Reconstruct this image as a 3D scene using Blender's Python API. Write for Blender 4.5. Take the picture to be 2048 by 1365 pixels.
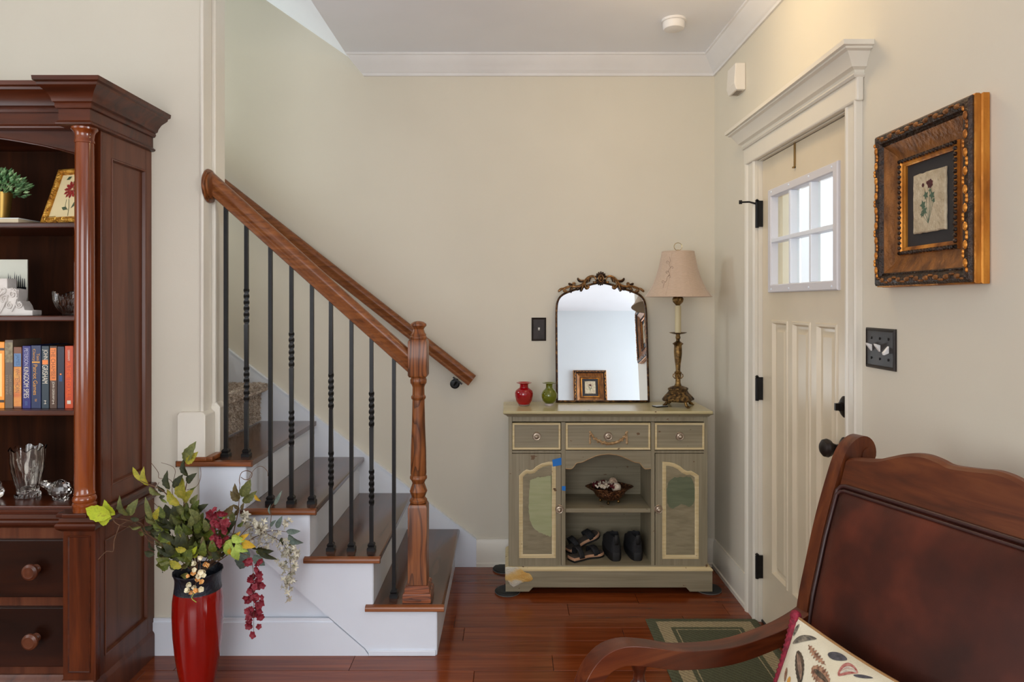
import bpy, bmesh, math, random
from mathutils import Vector, Matrix, noise
random.seed(7)
C = bpy.context.scene.collection
for _o in list(bpy.data.objects): bpy.data.objects.remove(_o)
PI = math.pi

# ------------------------------------------------------------------ camera, world, light, exposure
sc = bpy.context.scene
cd = bpy.data.cameras.new('camera'); cam = bpy.data.objects.new('camera', cd); C.objects.link(cam)
cam.location = (0, 0, 1.41); cam.rotation_euler = (PI/2, 0, 0)
cd.sensor_width = 36; cd.lens = 1365/2048*36; cd.shift_x = 6/2048; cd.shift_y = -77.5/2048
cd.clip_start = .05
sc.camera = cam
vs = sc.view_settings
vs.view_transform = 'Standard'; vs.look = 'None'; vs.gamma = 1; vs.use_curve_mapping = False
vs.exposure = 0.0
def lin(c):
    r = []
    for v in c[:3]:
        v /= 255.; r.append(v/12.92 if v <= .04045 else ((v+.055)/1.055)**2.4)
    return (*r, 1)
w = bpy.data.worlds.new('world'); sc.world = w; w.use_nodes = True
bg = w.node_tree.nodes['Background']; bg.inputs[0].default_value = (.93, .96, 1, 1); bg.inputs[1].default_value = 2.6
def area(name, loc, rot, sx, sy, power, col):
    l = bpy.data.lights.new(name, 'AREA'); l.shape = 'RECTANGLE'; l.size = sx; l.size_y = sy
    l.energy = power; l.color = col
    o = bpy.data.objects.new(name, l); C.objects.link(o); o.location = loc; o.rotation_euler = rot
    return o
# daylight through the windows of the living room behind and beside the camera; the cool light up the stairs is an added fill
area('window_daylight_rear', (-.85, -1.50, 1.5), (PI/2, 0, 0), 1.9, 1.6, 41, (.97, .985, 1))
area('window_daylight_right', (3.12, -.2, 1.5), (PI/2, 0, PI/2), 1.7, 1.5, 76, (.92, .96, 1))
area('window_daylight_left', (-3.22, .6, 1.5), (PI/2, 0, -PI/2), 1.7, 1.4, 13, (.95, .97, 1))
area('window_daylight_stairs', (-3.1, 3.27, 2.2), (PI/2-.25, 0, -PI/2), .6, .9, 24, (.82, .93, 1))
_ll = bpy.data.lights.new('ceiling_lamp_light', 'POINT'); _ll.energy = 7; _ll.color = (1, .74, .42); _ll.shadow_soft_size = .12  # added warm fill for the upper right corner, no known lamp
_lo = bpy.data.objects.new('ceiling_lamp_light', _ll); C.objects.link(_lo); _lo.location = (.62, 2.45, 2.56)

# ------------------------------------------------------------------ helpers
def P(px, py, Y): return Vector(((px-1018)*Y/1365, Y, 1.41-(py-605)*Y/1365))

class MB:
    def __init__(s): s.v = []; s.f = []; s.mi = []; s.m = 0; s.T = None
    def add(s, vs_, fs):
        b = len(s.v)
        for v in vs_:
            v = Vector(v); s.v.append(tuple(s.T @ v) if s.T is not None else tuple(v))
        for f in fs: s.f.append(tuple(b+i for i in f)); s.mi.append(s.m)
    def box(s, x0, x1, y0, y1, z0, z1):
        s.add([(x0,y0,z0),(x1,y0,z0),(x1,y1,z0),(x0,y1,z0),(x0,y0,z1),(x1,y0,z1),(x1,y1,z1),(x0,y1,z1)],
              [(0,3,2,1),(4,5,6,7),(0,1,5,4),(1,2,6,5),(2,3,7,6),(3,0,4,7)])
    def prism(s, pts, ax, a, b):
        n = len(pts)
        m = {'x': lambda p, t: (t, p[0], p[1]), 'y': lambda p, t: (p[0], t, p[1]), 'z': lambda p, t: (p[0], p[1], t)}[ax]
        s.add([m(p, a) for p in pts]+[m(p, b) for p in pts],
              [tuple(range(n)), tuple(range(2*n-1, n-1, -1))]+[(i, i+n, (i+1) % n+n, (i+1) % n) for i in range(n)])
    def loft(s, rings, caps=True, closed=True):
        n = len(rings[0]); vv = [p for r in rings for p in r]; ff = []
        for i in range(len(rings)-1):
            for j in range(n if closed else n-1):
                k = (j+1) % n; ff.append((i*n+j, i*n+k, (i+1)*n+k, (i+1)*n+j))
        if caps: ff += [tuple(range(n-1, -1, -1)), tuple((len(rings)-1)*n+j for j in range(n))]
        s.add(vv, ff)
    def lathe(s, prof, n=24, c=(0,0), z=0, fn=None, caps=True):
        R = []
        for r, h in prof:
            ring = []
            for j in range(n):
                a = 2*PI*j/n; rr = r if fn is None else fn(r, h, a)
                ring.append((c[0]+rr*math.cos(a), c[1]+rr*math.sin(a), z+h))
            R.append(ring)
        s.loft(R, caps)
    def tube(s, path, r, n=8, caps=True, flat=1.0):
        path = [Vector(p) for p in path]; R = []
        t = (path[1]-path[0]).normalized(); up = Vector((0,0,1)) if abs(t.z) < .9 else Vector((0,1,0))
        nn = t.cross(up).normalized()
        for i, p in enumerate(path):
            t = (path[min(i+1, len(path)-1)]-path[max(i-1, 0)]).normalized()
            nn = (nn-t*nn.dot(t)).normalized(); bb = t.cross(nn)
            rr = r[i] if isinstance(r, (list, tuple)) else r
            R.append([tuple(p+nn*rr*math.cos(2*PI*j/n)+bb*rr*flat*math.sin(2*PI*j/n)) for j in range(n)])
        s.loft(R, caps)
    def sphere(s, c, r, n=12, m=8, sc_=(1,1,1), fn=None):
        prof = []; R = []
        for i in range(m+1):
            a = PI*i/m; ra = max(math.sin(a), .02)
            ring = []
            for j in range(n):
                b = 2*PI*j/n; d = Vector((ra*math.cos(b), ra*math.sin(b), -math.cos(a)))
                k = r*(fn(d) if fn else 1)
                ring.append((c[0]+d.x*k*sc_[0], c[1]+d.y*k*sc_[1], c[2]+d.z*k*sc_[2]))
            R.append(ring)
        s.loft(R)
    def grid(s, fn, nu, nv):
        s.add([fn(i/nu, j/nv) for i in range(nu+1) for j in range(nv+1)],
              [(i*(nv+1)+j, (i+1)*(nv+1)+j, (i+1)*(nv+1)+j+1, i*(nv+1)+j+1) for i in range(nu) for j in range(nv)])
    def build(s, name, mat, parent=None, smooth=35, bevel=0, seg=2):
        me = bpy.data.meshes.new(name); me.from_pydata(s.v, [], s.f); me.validate()
        for mm in (mat if isinstance(mat, (list, tuple)) else [mat]): me.materials.append(mm)
        if isinstance(mat, (list, tuple)):
            for p, i in zip(me.polygons, s.mi): p.material_index = i
        bm = bmesh.new(); bm.from_mesh(me); bmesh.ops.recalc_face_normals(bm, faces=bm.faces); bm.to_mesh(me); bm.free()
        if smooth:
            for p in me.polygons: p.use_smooth = True
            me.set_sharp_from_angle(angle=math.radians(smooth))
        o = bpy.data.objects.new(name, me); C.objects.link(o)
        if parent is not None: o.parent = parent
        if bevel:
            b = o.modifiers.new('bevel', 'BEVEL'); b.width = bevel; b.segments = seg; b.limit_method = 'ANGLE'; b.angle_limit = math.radians(40)
        return o

def thing(name, label, cat, loc=(0,0,0), rotz=0, group=None):
    o = bpy.data.objects.new(name, None); C.objects.link(o); o.empty_display_size = .05
    o.location = loc; o.rotation_euler = (0, 0, rotz); o['label'] = label; o['category'] = cat
    if group: o['group'] = group
    return o
def tag(o, label, cat, group=None, kind=None):
    o['label'] = label; o['category'] = cat
    if group: o['group'] = group
    if kind: o['kind'] = kind
    return o
def struct(o, label, cat):
    o['kind'] = 'structure'; o['label'] = label; o['category'] = cat; return o
def loc_mb(t):                       # a builder whose coordinates are world coordinates although its parent stands at t
    m = MB(); m.T = Matrix.Translation(-Vector(t.location)); return m
def dup(root, loc, label=None, rotz=None):
    r = root.copy(); C.objects.link(r); r.location = loc
    if rotz is not None: r.rotation_euler = (0, 0, rotz)
    if label: r['label'] = label
    for ch in list(root.children):
        c = ch.copy(); C.objects.link(c); c.parent = r
        for g in ch.children:
            d = g.copy(); C.objects.link(d); d.parent = c
    return r
def offset(poly, d):                 # inward offset of a closed polygon (counter-clockwise), mitred
    n = len(poly); out = []
    for i in range(n):
        p0, p1, p2 = Vector(poly[i-1]), Vector(poly[i]), Vector(poly[(i+1) % n])
        e1 = (p1-p0).normalized(); e2 = (p2-p1).normalized()
        n1 = Vector((-e1.y, e1.x)); n2 = Vector((-e2.y, e2.x)); b = n1+n2
        k = b.length_squared
        out.append(tuple(p1+b*(2*d/max(k, 1.0)) if k > 1e-6 else p1+n1*d))
    return out
def framed(mb, poly, prof, mp, cap=None):   # moulding profile [(inset, height)] run round a closed outline
    R = [[mp(u, v, h) for u, v in offset(poly, d)] for d, h in prof]
    mb.loft(R, caps=False)
    if cap is not None: mb.add(R[-1], [tuple(range(len(R[-1])))])
def rect(u0, u1, v0, v1): return [(u0, v0), (u1, v0), (u1, v1), (u0, v1)]
def back(Y): return lambda u, v, h: (u, Y-h, v)
def side(X): return lambda u, v, h: (X-h, u, v)
def catmull(pts, k=6):
    pts = [Vector(p) for p in pts]; out = []
    for i in range(len(pts)-1):
        p0 = pts[max(i-1, 0)]; p1 = pts[i]; p2 = pts[i+1]; p3 = pts[min(i+2, len(pts)-1)]
        for j in range(k):
            t = j/k
            out.append(.5*((2*p1)+(p2-p0)*t+(2*p0-5*p1+4*p2-p3)*t*t+(3*p1-p0-3*p2+p3)*t**3))
    out.append(pts[-1]); return out
def sm(pts, k=5):
    return [(p.x, p.y) for p in catmull([(a, b, 0) for a, b in pts], k)]
def ribbon(cl, th):                  # closed outline of a 2-D centre line with a thickness per point
    L = []; Rr = []
    for i, p in enumerate(cl):
        a = Vector(cl[max(i-1, 0)]); b = Vector(cl[min(i+1, len(cl)-1)]); t = (b-a).normalized(); n = Vector((-t.y, t.x))
        h = (th[i] if isinstance(th, (list, tuple)) else th)/2
        L.append(tuple(Vector(p)+n*h)); Rr.append(tuple(Vector(p)-n*h))
    return L, Rr
def strip(mb, cl, th, a, b):         # bent bar: centre line in x-z, from y=a to y=b
    L, Rr = ribbon(cl, th)
    rings = [[(L[i][0], a, L[i][1]), (L[i][0], b, L[i][1]), (Rr[i][0], b, Rr[i][1]), (Rr[i][0], a, Rr[i][1])] for i in range(len(cl))]
    mb.loft(rings)
def spiral(cx, cz, r0, r1, a0, turns, n=18):
    return [(cx+(r0+(r1-r0)*i/n)*math.cos(a0+turns*2*PI*i/n), cz+(r0+(r1-r0)*i/n)*math.sin(a0+turns*2*PI*i/n)) for i in range(n+1)]

# ------------------------------------------------------------------ materials
def base(name, col, rough=.5, metal=0, **k):
    m = bpy.data.materials.new(name); m.use_nodes = True
    b = m.node_tree.nodes['Principled BSDF']
    b.inputs['Base Color'].default_value = lin(col); b.inputs['Roughness'].default_value = rough; b.inputs['Metallic'].default_value = metal
    for a, v in k.items(): b.inputs[a.replace('_', ' ')].default_value = v
    return m
def N(m, t, **k):
    n = m.node_tree.nodes.new(t)
    for a, v in k.items():
        if a.startswith('i_'): n.inputs[a[2:].replace('_', ' ')].default_value = v
        else: setattr(n, a, v)
    return n
def coords(m, scale, rnd=False):
    tc = N(m, 'ShaderNodeTexCoord'); mp = N(m, 'ShaderNodeMapping'); mp.inputs['Scale'].default_value = scale
    m.node_tree.links.new(tc.outputs['Object'], mp.inputs['Vector'])
    if rnd:
        oi = N(m, 'ShaderNodeObjectInfo'); mu = N(m, 'ShaderNodeMath', operation='MULTIPLY'); mu.inputs[1].default_value = 37.
        m.node_tree.links.new(oi.outputs['Random'], mu.inputs[0]); m.node_tree.links.new(mu.outputs[0], mp.inputs['Location'])
    return mp
def ramp(m, fac, stops):
    r = N(m, 'ShaderNodeValToRGB'); e = r.color_ramp.elements
    while len(e) < len(stops): e.new(.5)
    for el, (p, c) in zip(e, stops): el.position = p; el.color = lin(c)
    m.node_tree.links.new(fac, r.inputs[0]); return r
def mottle(name, cols, scale=(8,8,8), rough=.5, bump=.0, bscale=None, metal=0, detail=4, lo=.35, hi=.65, dist=0, **k):
    m = base(name, cols[0], rough, metal, **k); L = m.node_tree.links.new; b = m.node_tree.nodes['Principled BSDF']
    mp = coords(m, scale); n = N(m, 'ShaderNodeTexNoise', i_Scale=1., i_Detail=detail, i_Distortion=dist)
    L(mp.outputs[0], n.inputs['Vector'])
    st = [(lo+(hi-lo)*i/max(1, len(cols)-1), c) for i, c in enumerate(cols)]
    L(ramp(m, n.outputs['Fac'], st).outputs[0], b.inputs['Base Color'])
    if bump:
        mp2 = coords(m, bscale or scale); n2 = N(m, 'ShaderNodeTexNoise', i_Scale=1., i_Detail=3.); L(mp2.outputs[0], n2.inputs['Vector'])
        bu = N(m, 'ShaderNodeBump', i_Strength=bump, i_Distance=.01); L(n2.outputs['Fac'], bu.inputs['Height']); L(bu.outputs[0], b.inputs['Normal'])
    return m
def wood(name, dark, mid, light, ax='x', rough=.35, grain=26, along=1.6, rnd=False, oak=0, coat=.3, bump=.08, vary=0):
    m = base(name, mid, rough, Coat_Weight=coat, Coat_Roughness=.12, Specular_IOR_Level=.32); L = m.node_tree.links.new; b = m.node_tree.nodes['Principled BSDF']
    s = [grain, grain, grain]; s['xyz'.index(ax)] = along
    mp = coords(m, s, rnd); n = N(m, 'ShaderNodeTexNoise', i_Scale=1., i_Detail=5., i_Roughness=.6, i_Distortion=.8)
    L(mp.outputs[0], n.inputs['Vector'])
    col = ramp(m, n.outputs['Fac'], [(.28, dark), (.5, mid), (.72, light)]).outputs[0]
    if oak:
        s2 = [oak, oak, oak]; s2['xyz'.index(ax)] = oak*.13
        mp2 = coords(m, s2, rnd); n2 = N(m, 'ShaderNodeTexNoise', i_Scale=1., i_Detail=1.5, i_Distortion=.3); L(mp2.outputs[0], n2.inputs['Vector'])
        mu = N(m, 'ShaderNodeMath', operation='MULTIPLY'); mu.inputs[1].default_value = 9.; L(n2.outputs['Fac'], mu.inputs[0])
        fr = N(m, 'ShaderNodeMath', operation='FRACT'); L(mu.outputs[0], fr.inputs[0])
        r2 = ramp(m, fr.outputs[0], [(0, (70, 62, 60)), (.16, (150, 145, 142)), (.45, (255, 255, 255)), (1, (235, 232, 230))])
        mx = N(m, 'ShaderNodeMix', data_type='RGBA', blend_type='MULTIPLY'); mx.inputs['Factor'].default_value = .75
        L(col, mx.inputs[6]); L(r2.outputs[0], mx.inputs[7]); col = mx.outputs[2]
    if vary:
        oi = N(m, 'ShaderNodeObjectInfo'); mr = N(m, 'ShaderNodeMapRange'); mr.inputs['To Min'].default_value = 1-vary; mr.inputs['To Max'].default_value = 1+vary
        L(oi.outputs['Random'], mr.inputs['Value']); hs = N(m, 'ShaderNodeHueSaturation'); L(mr.outputs[0], hs.inputs['Value']); L(col, hs.inputs['Color']); col = hs.outputs[0]
    L(col, b.inputs['Base Color'])
    if bump:
        bu = N(m, 'ShaderNodeBump', i_Strength=bump, i_Distance=.003); L(n.outputs['Fac'], bu.inputs['Height']); L(bu.outputs[0], b.inputs['Normal'])
    return m
M = {}
M['wall'] = mottle('cream_wall_paint', [(215, 208, 191), (220, 213, 196)], (1.5,1.5,1.5), .62, .03, (220,220,220))
M['wall2'] = mottle('white_wall_paint', [(206, 212, 217), (210, 216, 221)], (1.5,1.5,1.5), .6, .03, (220,220,220))
M['ceil'] = mottle('white_ceiling_paint', [(238, 240, 244), (242, 244, 248)], (2,2,2), .8, .03, (180,180,180))
M['trim'] = mottle('cream_gloss_trim', [(222, 216, 202), (228, 222, 208)], (3,3,3), .32)
M['trimw'] = mottle('white_gloss_trim', [(228, 234, 244), (234, 240, 249)], (3,3,3), .32)
M['doorp'] = mottle('cream_door_paint', [(212, 198, 172), (220, 206, 180)], (3,3,3), .30)
M['crown'] = mottle('white_crown_paint', [(222, 220, 218), (230, 228, 226)], (3,3,3), .45)
M['floor'] = wood('red_oak_floor', (92, 38, 13), (118, 54, 22), (138, 68, 32), 'x', .2, 30, 1.6, rnd=True, coat=.2, bump=.04, vary=.12, oak=0)
M['gap'] = base('dark_joint', (25, 10, 5), .8)
M['tread'] = wood('brown_oak_tread', (66, 38, 24), (90, 55, 36), (108, 70, 48), 'y', .22, 40, 2.2, oak=8, coat=.5)
M['nose'] = wood('oak_tread_nosing', (90, 46, 16), (132, 72, 32), (160, 94, 48), 'x', .3, 40, 2.2, coat=.2)
M['newel'] = wood('oak_newel', (92, 48, 22), (132, 76, 38), (154, 94, 50), 'z', .36, 45, 2.2, oak=16, coat=.15)
M['rail'] = wood('oak_rail', (86, 46, 20), (122, 70, 34), (144, 88, 46), 'x', .36, 55, 3, coat=.15)
M['iron'] = mottle('black_iron', [(12, 12, 13), (22, 21, 22)], (30,30,30), .38, metal=.4)
M['bronze'] = mottle('oil_rubbed_bronze', [(34, 28, 26), (48, 40, 36)], (20,20,20), .38, metal=.5)
M['carpet'] = mottle('beige_shag_carpet', [(150, 132, 114), (194, 180, 166), (226, 216, 206)], (60,60,60), .95, .9, (110,110,110), detail=6)
M['mahog'] = wood('mahogany', (40, 15, 5), (78, 33, 12), (108, 50, 20), 'z', .26, 14, 1.2, coat=.2)
M['columnw'] = wood('column_mahogany', (74, 29, 8), (116, 52, 17), (140, 70, 27), 'z', .14, 20, .8, coat=.6, bump=0)
M['mahogx'] = wood('mahogany_cross', (38, 15, 6), (70, 30, 13), (94, 44, 20), 'x', .28, 14, 1.2, coat=.15)
M['mahogd'] = wood('mahogany_dark', (56, 26, 14), (90, 47, 28), (108, 62, 40), 'z', .34, 14, 1.2, coat=.1)
M['drawerw'] = wood('drawer_mahogany', (20, 6, 2), (36, 13, 5), (56, 24, 10), 'x', .3, 10, 1.2, coat=.0)  # darker mahogany copy, weak light on the drawer fronts put into the colour
M['maple'] = wood('bookcase_back_board', (30, 14, 6), (50, 24, 10), (70, 34, 14), 'z', .85, 12, 1, coat=0)  # shade inside the shelves is put into this dark colour
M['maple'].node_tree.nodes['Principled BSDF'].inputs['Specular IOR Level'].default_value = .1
M['glass'] = base('clear_glass', (255, 255, 255), .02, Transmission_Weight=1., IOR=1.45)
M['pane'] = base('window_pane', (250, 255, 255), .0, Transmission_Weight=1., IOR=1.02)

# ------------------------------------------------------------------ room shell
ZC = 2.723
def wall(name, label, boxes, mat, cat='wall'):
    m = MB()
    for b in boxes: m.box(*b)
    return struct(m.build(name, mat, None, 0), label, cat)
wall('wall_back', 'cream back wall behind the staircase and the painted cabinet', [(-3.3, 1.24, 3.65, 3.8, 0, 4.6)], M['wall'])
wall('wall_left', 'cream wall behind the bookcase, ending where the stairs open', [(-3.3, -1.237, 2.735, 2.90, 0, 4.6)], M['wall'])
wall('wall_stairwell', 'cream end wall high above the carpeted stairs', [(-3.4, -3.3, 2.735, 3.8, 0, 4.6)], M['wall'])
DY0, DY1, DZ = 2.215, 3.012, 2.036      # front door opening
wall('wall_right', 'cream wall holding the front door and the framed botanical picture',
     [(1.10, 1.24, DY1, 3.65, 0, ZC), (1.10, 1.24, 1.34, DY0, 0, ZC), (1.10, 1.24, DY0, DY1, DZ, ZC)], M['wall'])
wall('wall_front', 'cream wall of the living room beside the bench', [(1.24, 3.2, 1.34, 1.48, 0, ZC)], M['wall'])
wall('wall_rear', 'white wall behind the camera, seen only in the mirror',
     [(-3.3, -2.6, -1.70, -1.56, 0, ZC), (-2.6, -.3, -1.70, -1.56, 0, .7), (-2.6, -.3, -1.70, -1.56, 2.2, ZC), (-.3, 3.3, -1.70, -1.56, 0, ZC)], M['wall2'])
wall('wall_west', 'cream living room wall with a window, left of the camera',
     [(-3.44, -3.3, -1.7, -.25, 0, ZC), (-3.44, -3.3, 1.45, 2.735, 0, ZC), (-3.44, -3.3, -.25, 1.45, 0, .8), (-3.44, -3.3, -.25, 1.45, 2.2, ZC)], M['wall'])
wall('wall_east', 'cream living room wall with a window, right of the camera',
     [(3.2, 3.34, -1.7, -1.05, 0, ZC), (3.2, 3.34, .65, 1.48, 0, ZC), (3.2, 3.34, -1.05, .65, 0, .75), (3.2, 3.34, -1.05, .65, 2.25, ZC)], M['wall'])
wall('ceiling', 'white flat ceiling of the entry', [(-3.44, 3.34, -1.7, 2.735, ZC, ZC+.12), (-3.44, -.86, 2.62, 2.735, ZC+.12, 4.6), (-.86, 1.24, 2.735, 3.65, ZC, ZC+.12)], M['ceil'], 'ceiling')
m = MB(); m.prism([(-.86, ZC), (-.80, ZC+.12), (-3.4, 4.62), (-3.4, 4.48)], 'y', 2.735, 3.65)
struct(m.build('ceiling_slope', M['ceil'], None, 0), 'sloping grey ceiling rising over the stairwell', 'ceiling')

# windows of the living room (behind the camera): frames round the daylight
def room_window(n, label, pts, mp):
    m = MB(); framed(m, pts, [(0, 0), (0, .05), (.06, .05), (.06, 0)], mp)
    u0, v0 = pts[0]; u1, v1 = pts[2]; cu = (u0+u1)/2; cv = (v0+v1)/2
    framed(m, rect(cu-.02, cu+.02, v0+.02, v1-.02), [(0, 0), (0, .03), (.019, .03)], mp)
    framed(m, rect(u0+.02, u1-.02, cv-.02, cv+.02), [(0, 0), (0, .03), (.019, .03)], mp)
    struct(m.build('window_%d' % n, M['trimw'], None, 0), label, 'window')
room_window(1, 'white framed window in the wall behind the camera', rect(-2.6, -.3, .7, 2.2), lambda u, v, h: (u, -1.62-h, v))
room_window(2, 'white framed window in the wall left of the camera', rect(-.25, 1.45, .8, 2.2), lambda u, v, h: (-3.38-h, u, v))
room_window(3, 'white framed window in the wall right of the camera', rect(-1.05, .65, .75, 2.25), lambda u, v, h: (3.28+h, u, v))

# floor: subfloor with separate planks
m = MB(); m.box(-3.44, 3.34, -1.7, 3.8, -.12, -.014); floor = struct(m.build('floor', M['gap'], None, 0), 'glossy reddish brown oak plank floor', 'floor')
PW = .1155; rows = []; y = 3.65
random.seed(3)
cl_ = thing('ceiling_light', 'small flush dome light on the entry ceiling above the picture frame', 'ceiling light', (.62, 2.45, ZC))  # unseen fixture added to go with the warm fill light
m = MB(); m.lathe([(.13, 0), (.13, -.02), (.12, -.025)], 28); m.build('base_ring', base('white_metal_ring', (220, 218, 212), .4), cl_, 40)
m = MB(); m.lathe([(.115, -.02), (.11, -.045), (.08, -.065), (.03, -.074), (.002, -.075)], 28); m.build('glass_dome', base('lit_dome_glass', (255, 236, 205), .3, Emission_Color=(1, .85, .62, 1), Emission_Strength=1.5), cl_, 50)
rest = MB()
while y > -1.56:
    y0 = y-PW; x = -3.3-random.random()*.6; far = y > 2.2
    while x < 3.2:
        ln = random.uniform(.55, 1.35); x1 = min(x+ln, 3.2); x0 = max(x, -3.3)
        if x1 > x0+.02:
            if far and x1 > -1.75 and x0 < 1.2:
                p = MB(); p.box(x0+.0007, x1-.0007, y0+.0008, y-.0008, -.014, 0)
                o = p.build('plank', M['floor'], floor, 0, bevel=.0012, seg=1)
            else: rest.box(x0+.0007, x1-.0007, y0+.0008, y-.0008, -.014, 0)
        x += ln
    y = y0
o = rest.build('plank', M['floor'], floor, 0); o['kind'] = 'stuff'

# crown moulding
cp = [(.0, .104), (.073, .104), (.073, .094), (.066, .090), (.060, .078), (.040, .052), (.022, .030), (.017, .020), (.010, .014), (.010, .0), (0, 0)]
m = MB(); R = []
R.append([(-.775-1.1*(h)*.75, 3.65-p, ZC-.104+h) for p, h in cp])
R.append([(1.10-p, 3.65-p, ZC-.104+h) for p, h in cp])
R.append([(1.10-p, 1.34-p, ZC-.104+h) for p, h in cp])
R.append([(3.2, 1.34-p, ZC-.104+h) for p, h in cp])
m.loft(R)
struct(m.build('trim_1', M['crown'], None, 30), 'white crown moulding round the entry ceiling', 'trim')
# baseboards
def baseboard(name, label, path, mat, H=.147):
    pr = [(0, 0), (.020, 0), (.020, .018), (.014, .022), (.014, H-.035), (.011, H-.028), (.011, H-.018), (.006, H-.008), (.006, H), (0, H)]
    m = MB(); R = []
    for i, (x, y_) in enumerate(path):
        ps = []
        if i > 0: a = Vector((x-path[i-1][0], y_-path[i-1][1])).normalized(); ps.append(Vector((a.y, -a.x)))
        if i < len(path)-1: a = Vector((path[i+1][0]-x, path[i+1][1]-y_)).normalized(); ps.append(Vector((a.y, -a.x)))
        b = ps[0] if len(ps) == 1 else (ps[0]+ps[1])/(1+ps[0].dot(ps[1]))
        R.append([(x+b.x*d, y_+b.y*d, h) for d, h in pr])
    m.loft(R)
    return struct(m.build(name, mat, None, 30), label, 'baseboard')
baseboard('baseboard_back', 'white baseboard along the back wall behind the cabinet', [(-.174, 3.65), (1.10, 3.65), (1.10, 3.125)], M['trim'])
baseboard('baseboard_right', 'white baseboard on the right wall before the front door', [(1.10, 2.12), (1.10, 1.34), (3.2, 1.34)], M['trim'])
baseboard('baseboard_rear', 'white baseboard on the wall behind the camera', [(3.2, -1.56), (-3.3, -1.56)], M['trimw'])

# ------------------------------------------------------------------ staircase
Yn, Yr = 2.728, 2.795
NX = lambda k: -.262-.2545*(k-1)
ZT = lambda k: .192*k+.010
st = thing('staircase', 'open staircase with brown oak treads, white risers, iron balusters and an oak newel post', 'staircase', (-.6, 3.15, 0))
def tw(n, mat, mb, **k): return mb.build(n, mat, st, **k)
for k in range(1, 5):
    nx, z = NX(k), ZT(k)
    xl = {1: -.571, 2: -.815, 3: -1.052, 4: -1.318}[k]
    T = .024
    m = loc_mb(st); m.box(nx-.30, nx, 2.712, 3.648, z-T, z)
    m.box(xl, nx-.29, 2.712, Yn+.012, z-T, z) if k < 4 else m.box(xl, nx-.29, 2.712, 2.83, z-T, z)
    tr = tw('tread', M['tread'], m, bevel=.008, seg=3)
    # rounded oak nosing: near end return and front edge
    m = loc_mb(st)
    path = [(xl, 2.705), (nx+.004, 2.705)]
    prof = [(-.004, -T+.001), (-.011, -T+.006), (-.012, -.007), (-.008, -.001), (.004, .0015), (.010, .0015), (.010, -T+.001)]
    m.loft([[(xl, 2.714+d, z+h) for d, h in prof], [(nx+.004, 2.714+d, z+h) for d, h in prof]])
    tr2 = m.build('nosing', M['nose'], tr, 40)
    m = loc_mb(st); m.box(nx-.040, nx-.025, Yn, 3.646, z-.192+.0002 if k > 1 else 0, z-T)
    tw('riser', M['trimw'], m, bevel=.001)
# stringer (outer face), diagonal lower edge
pts = [(-.2885, 0)]
pts = [(-.290, 0), (-.290, ZT(1)-.024)]
for k in range(1, 5):
    nx = NX(k)
    if k > 1: pts += [(nx-.028, ZT(k-1)-.024), (nx-.028, ZT(k)-.024)]
pts += [(-1.235, ZT(4)-.024), (-1.235, .60), (-.575, .028), (-.555, .0)]
m = loc_mb(st); m.prism(pts[::-1], 'y', Yn-.004, Yn+.02); tw('stringer', M['trimw'], m, smooth=0)
m = loc_mb(st); m.prism([(-.50, 0), (-.50, .04), (-1.24, .67), (-1.24, 0)], 'y', Yn+.021, Yn+.034); tw('under_stair_panel', M['trimw'], m, smooth=0)
m = loc_mb(st); m.box(-.292, -.560, Yn-.012, Yn-.004, 0, .022); tw('shoe_moulding', M['trimw'], m, bevel=.003)
m = MB()
m.prism([(-1.42, 0), (-.558, 0), (-.577, .0265), (-.700, .132), (-1.42, .132)][::-1], 'y', Yn-.008, Yn+.005)
m.prism([(-1.42, .132), (-.700, .132), (-.718, .147), (-1.42, .147)][::-1], 'y', Yn-.003, Yn+.005)
struct(m.build('baseboard_left', M['trimw'], None, 0), 'white baseboard at the foot of the wall beside the red vase', 'baseboard')
# end trim and plinth block of the wall
m = loc_mb(st)
m.box(-1.236, -1.222, Yn, 2.808, .96, 4.5); m.box(-1.236, -1.208, 2.808, 2.905, .96, 4.5)
tw('end_trim', M['trim'], m, bevel=.004)
m = loc_mb(st)
def chamfer(x0, x1, y0, y1, z0, z1, c):
    m.loft([[(x0, y0, z0), (x1, y0, z0), (x1, y1, z0), (x0, y1, z0)], [(x0, y0, z1-c), (x1, y0, z1-c), (x1, y1, z1-c), (x0, y1, z1-c)],
            [(x0+c*.6, y0+c*.7, z1), (x1-c*1.2, y0+c*.7, z1), (x1-c*1.2, y1, z1), (x0+c*.6, y1, z1)]])
chamfer(-1.318, -1.206, 2.708, 2.80, ZT(4)+.0, .973, .012); chamfer(-1.26, -1.186, 2.80, 2.865, ZT(4), 1.0, .02)
tw('plinth_block', M['trim'], m, bevel=.003)
m = loc_mb(st); m.box(-1.27, -1.198, 2.700, 2.711, ZT(4), ZT(4)+.018); m.box(-1.206, -1.176, 2.704, 2.868, ZT(4), ZT(4)+.018)
tw('block_shoe', M['nose'], m, bevel=.005, seg=3)
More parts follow.
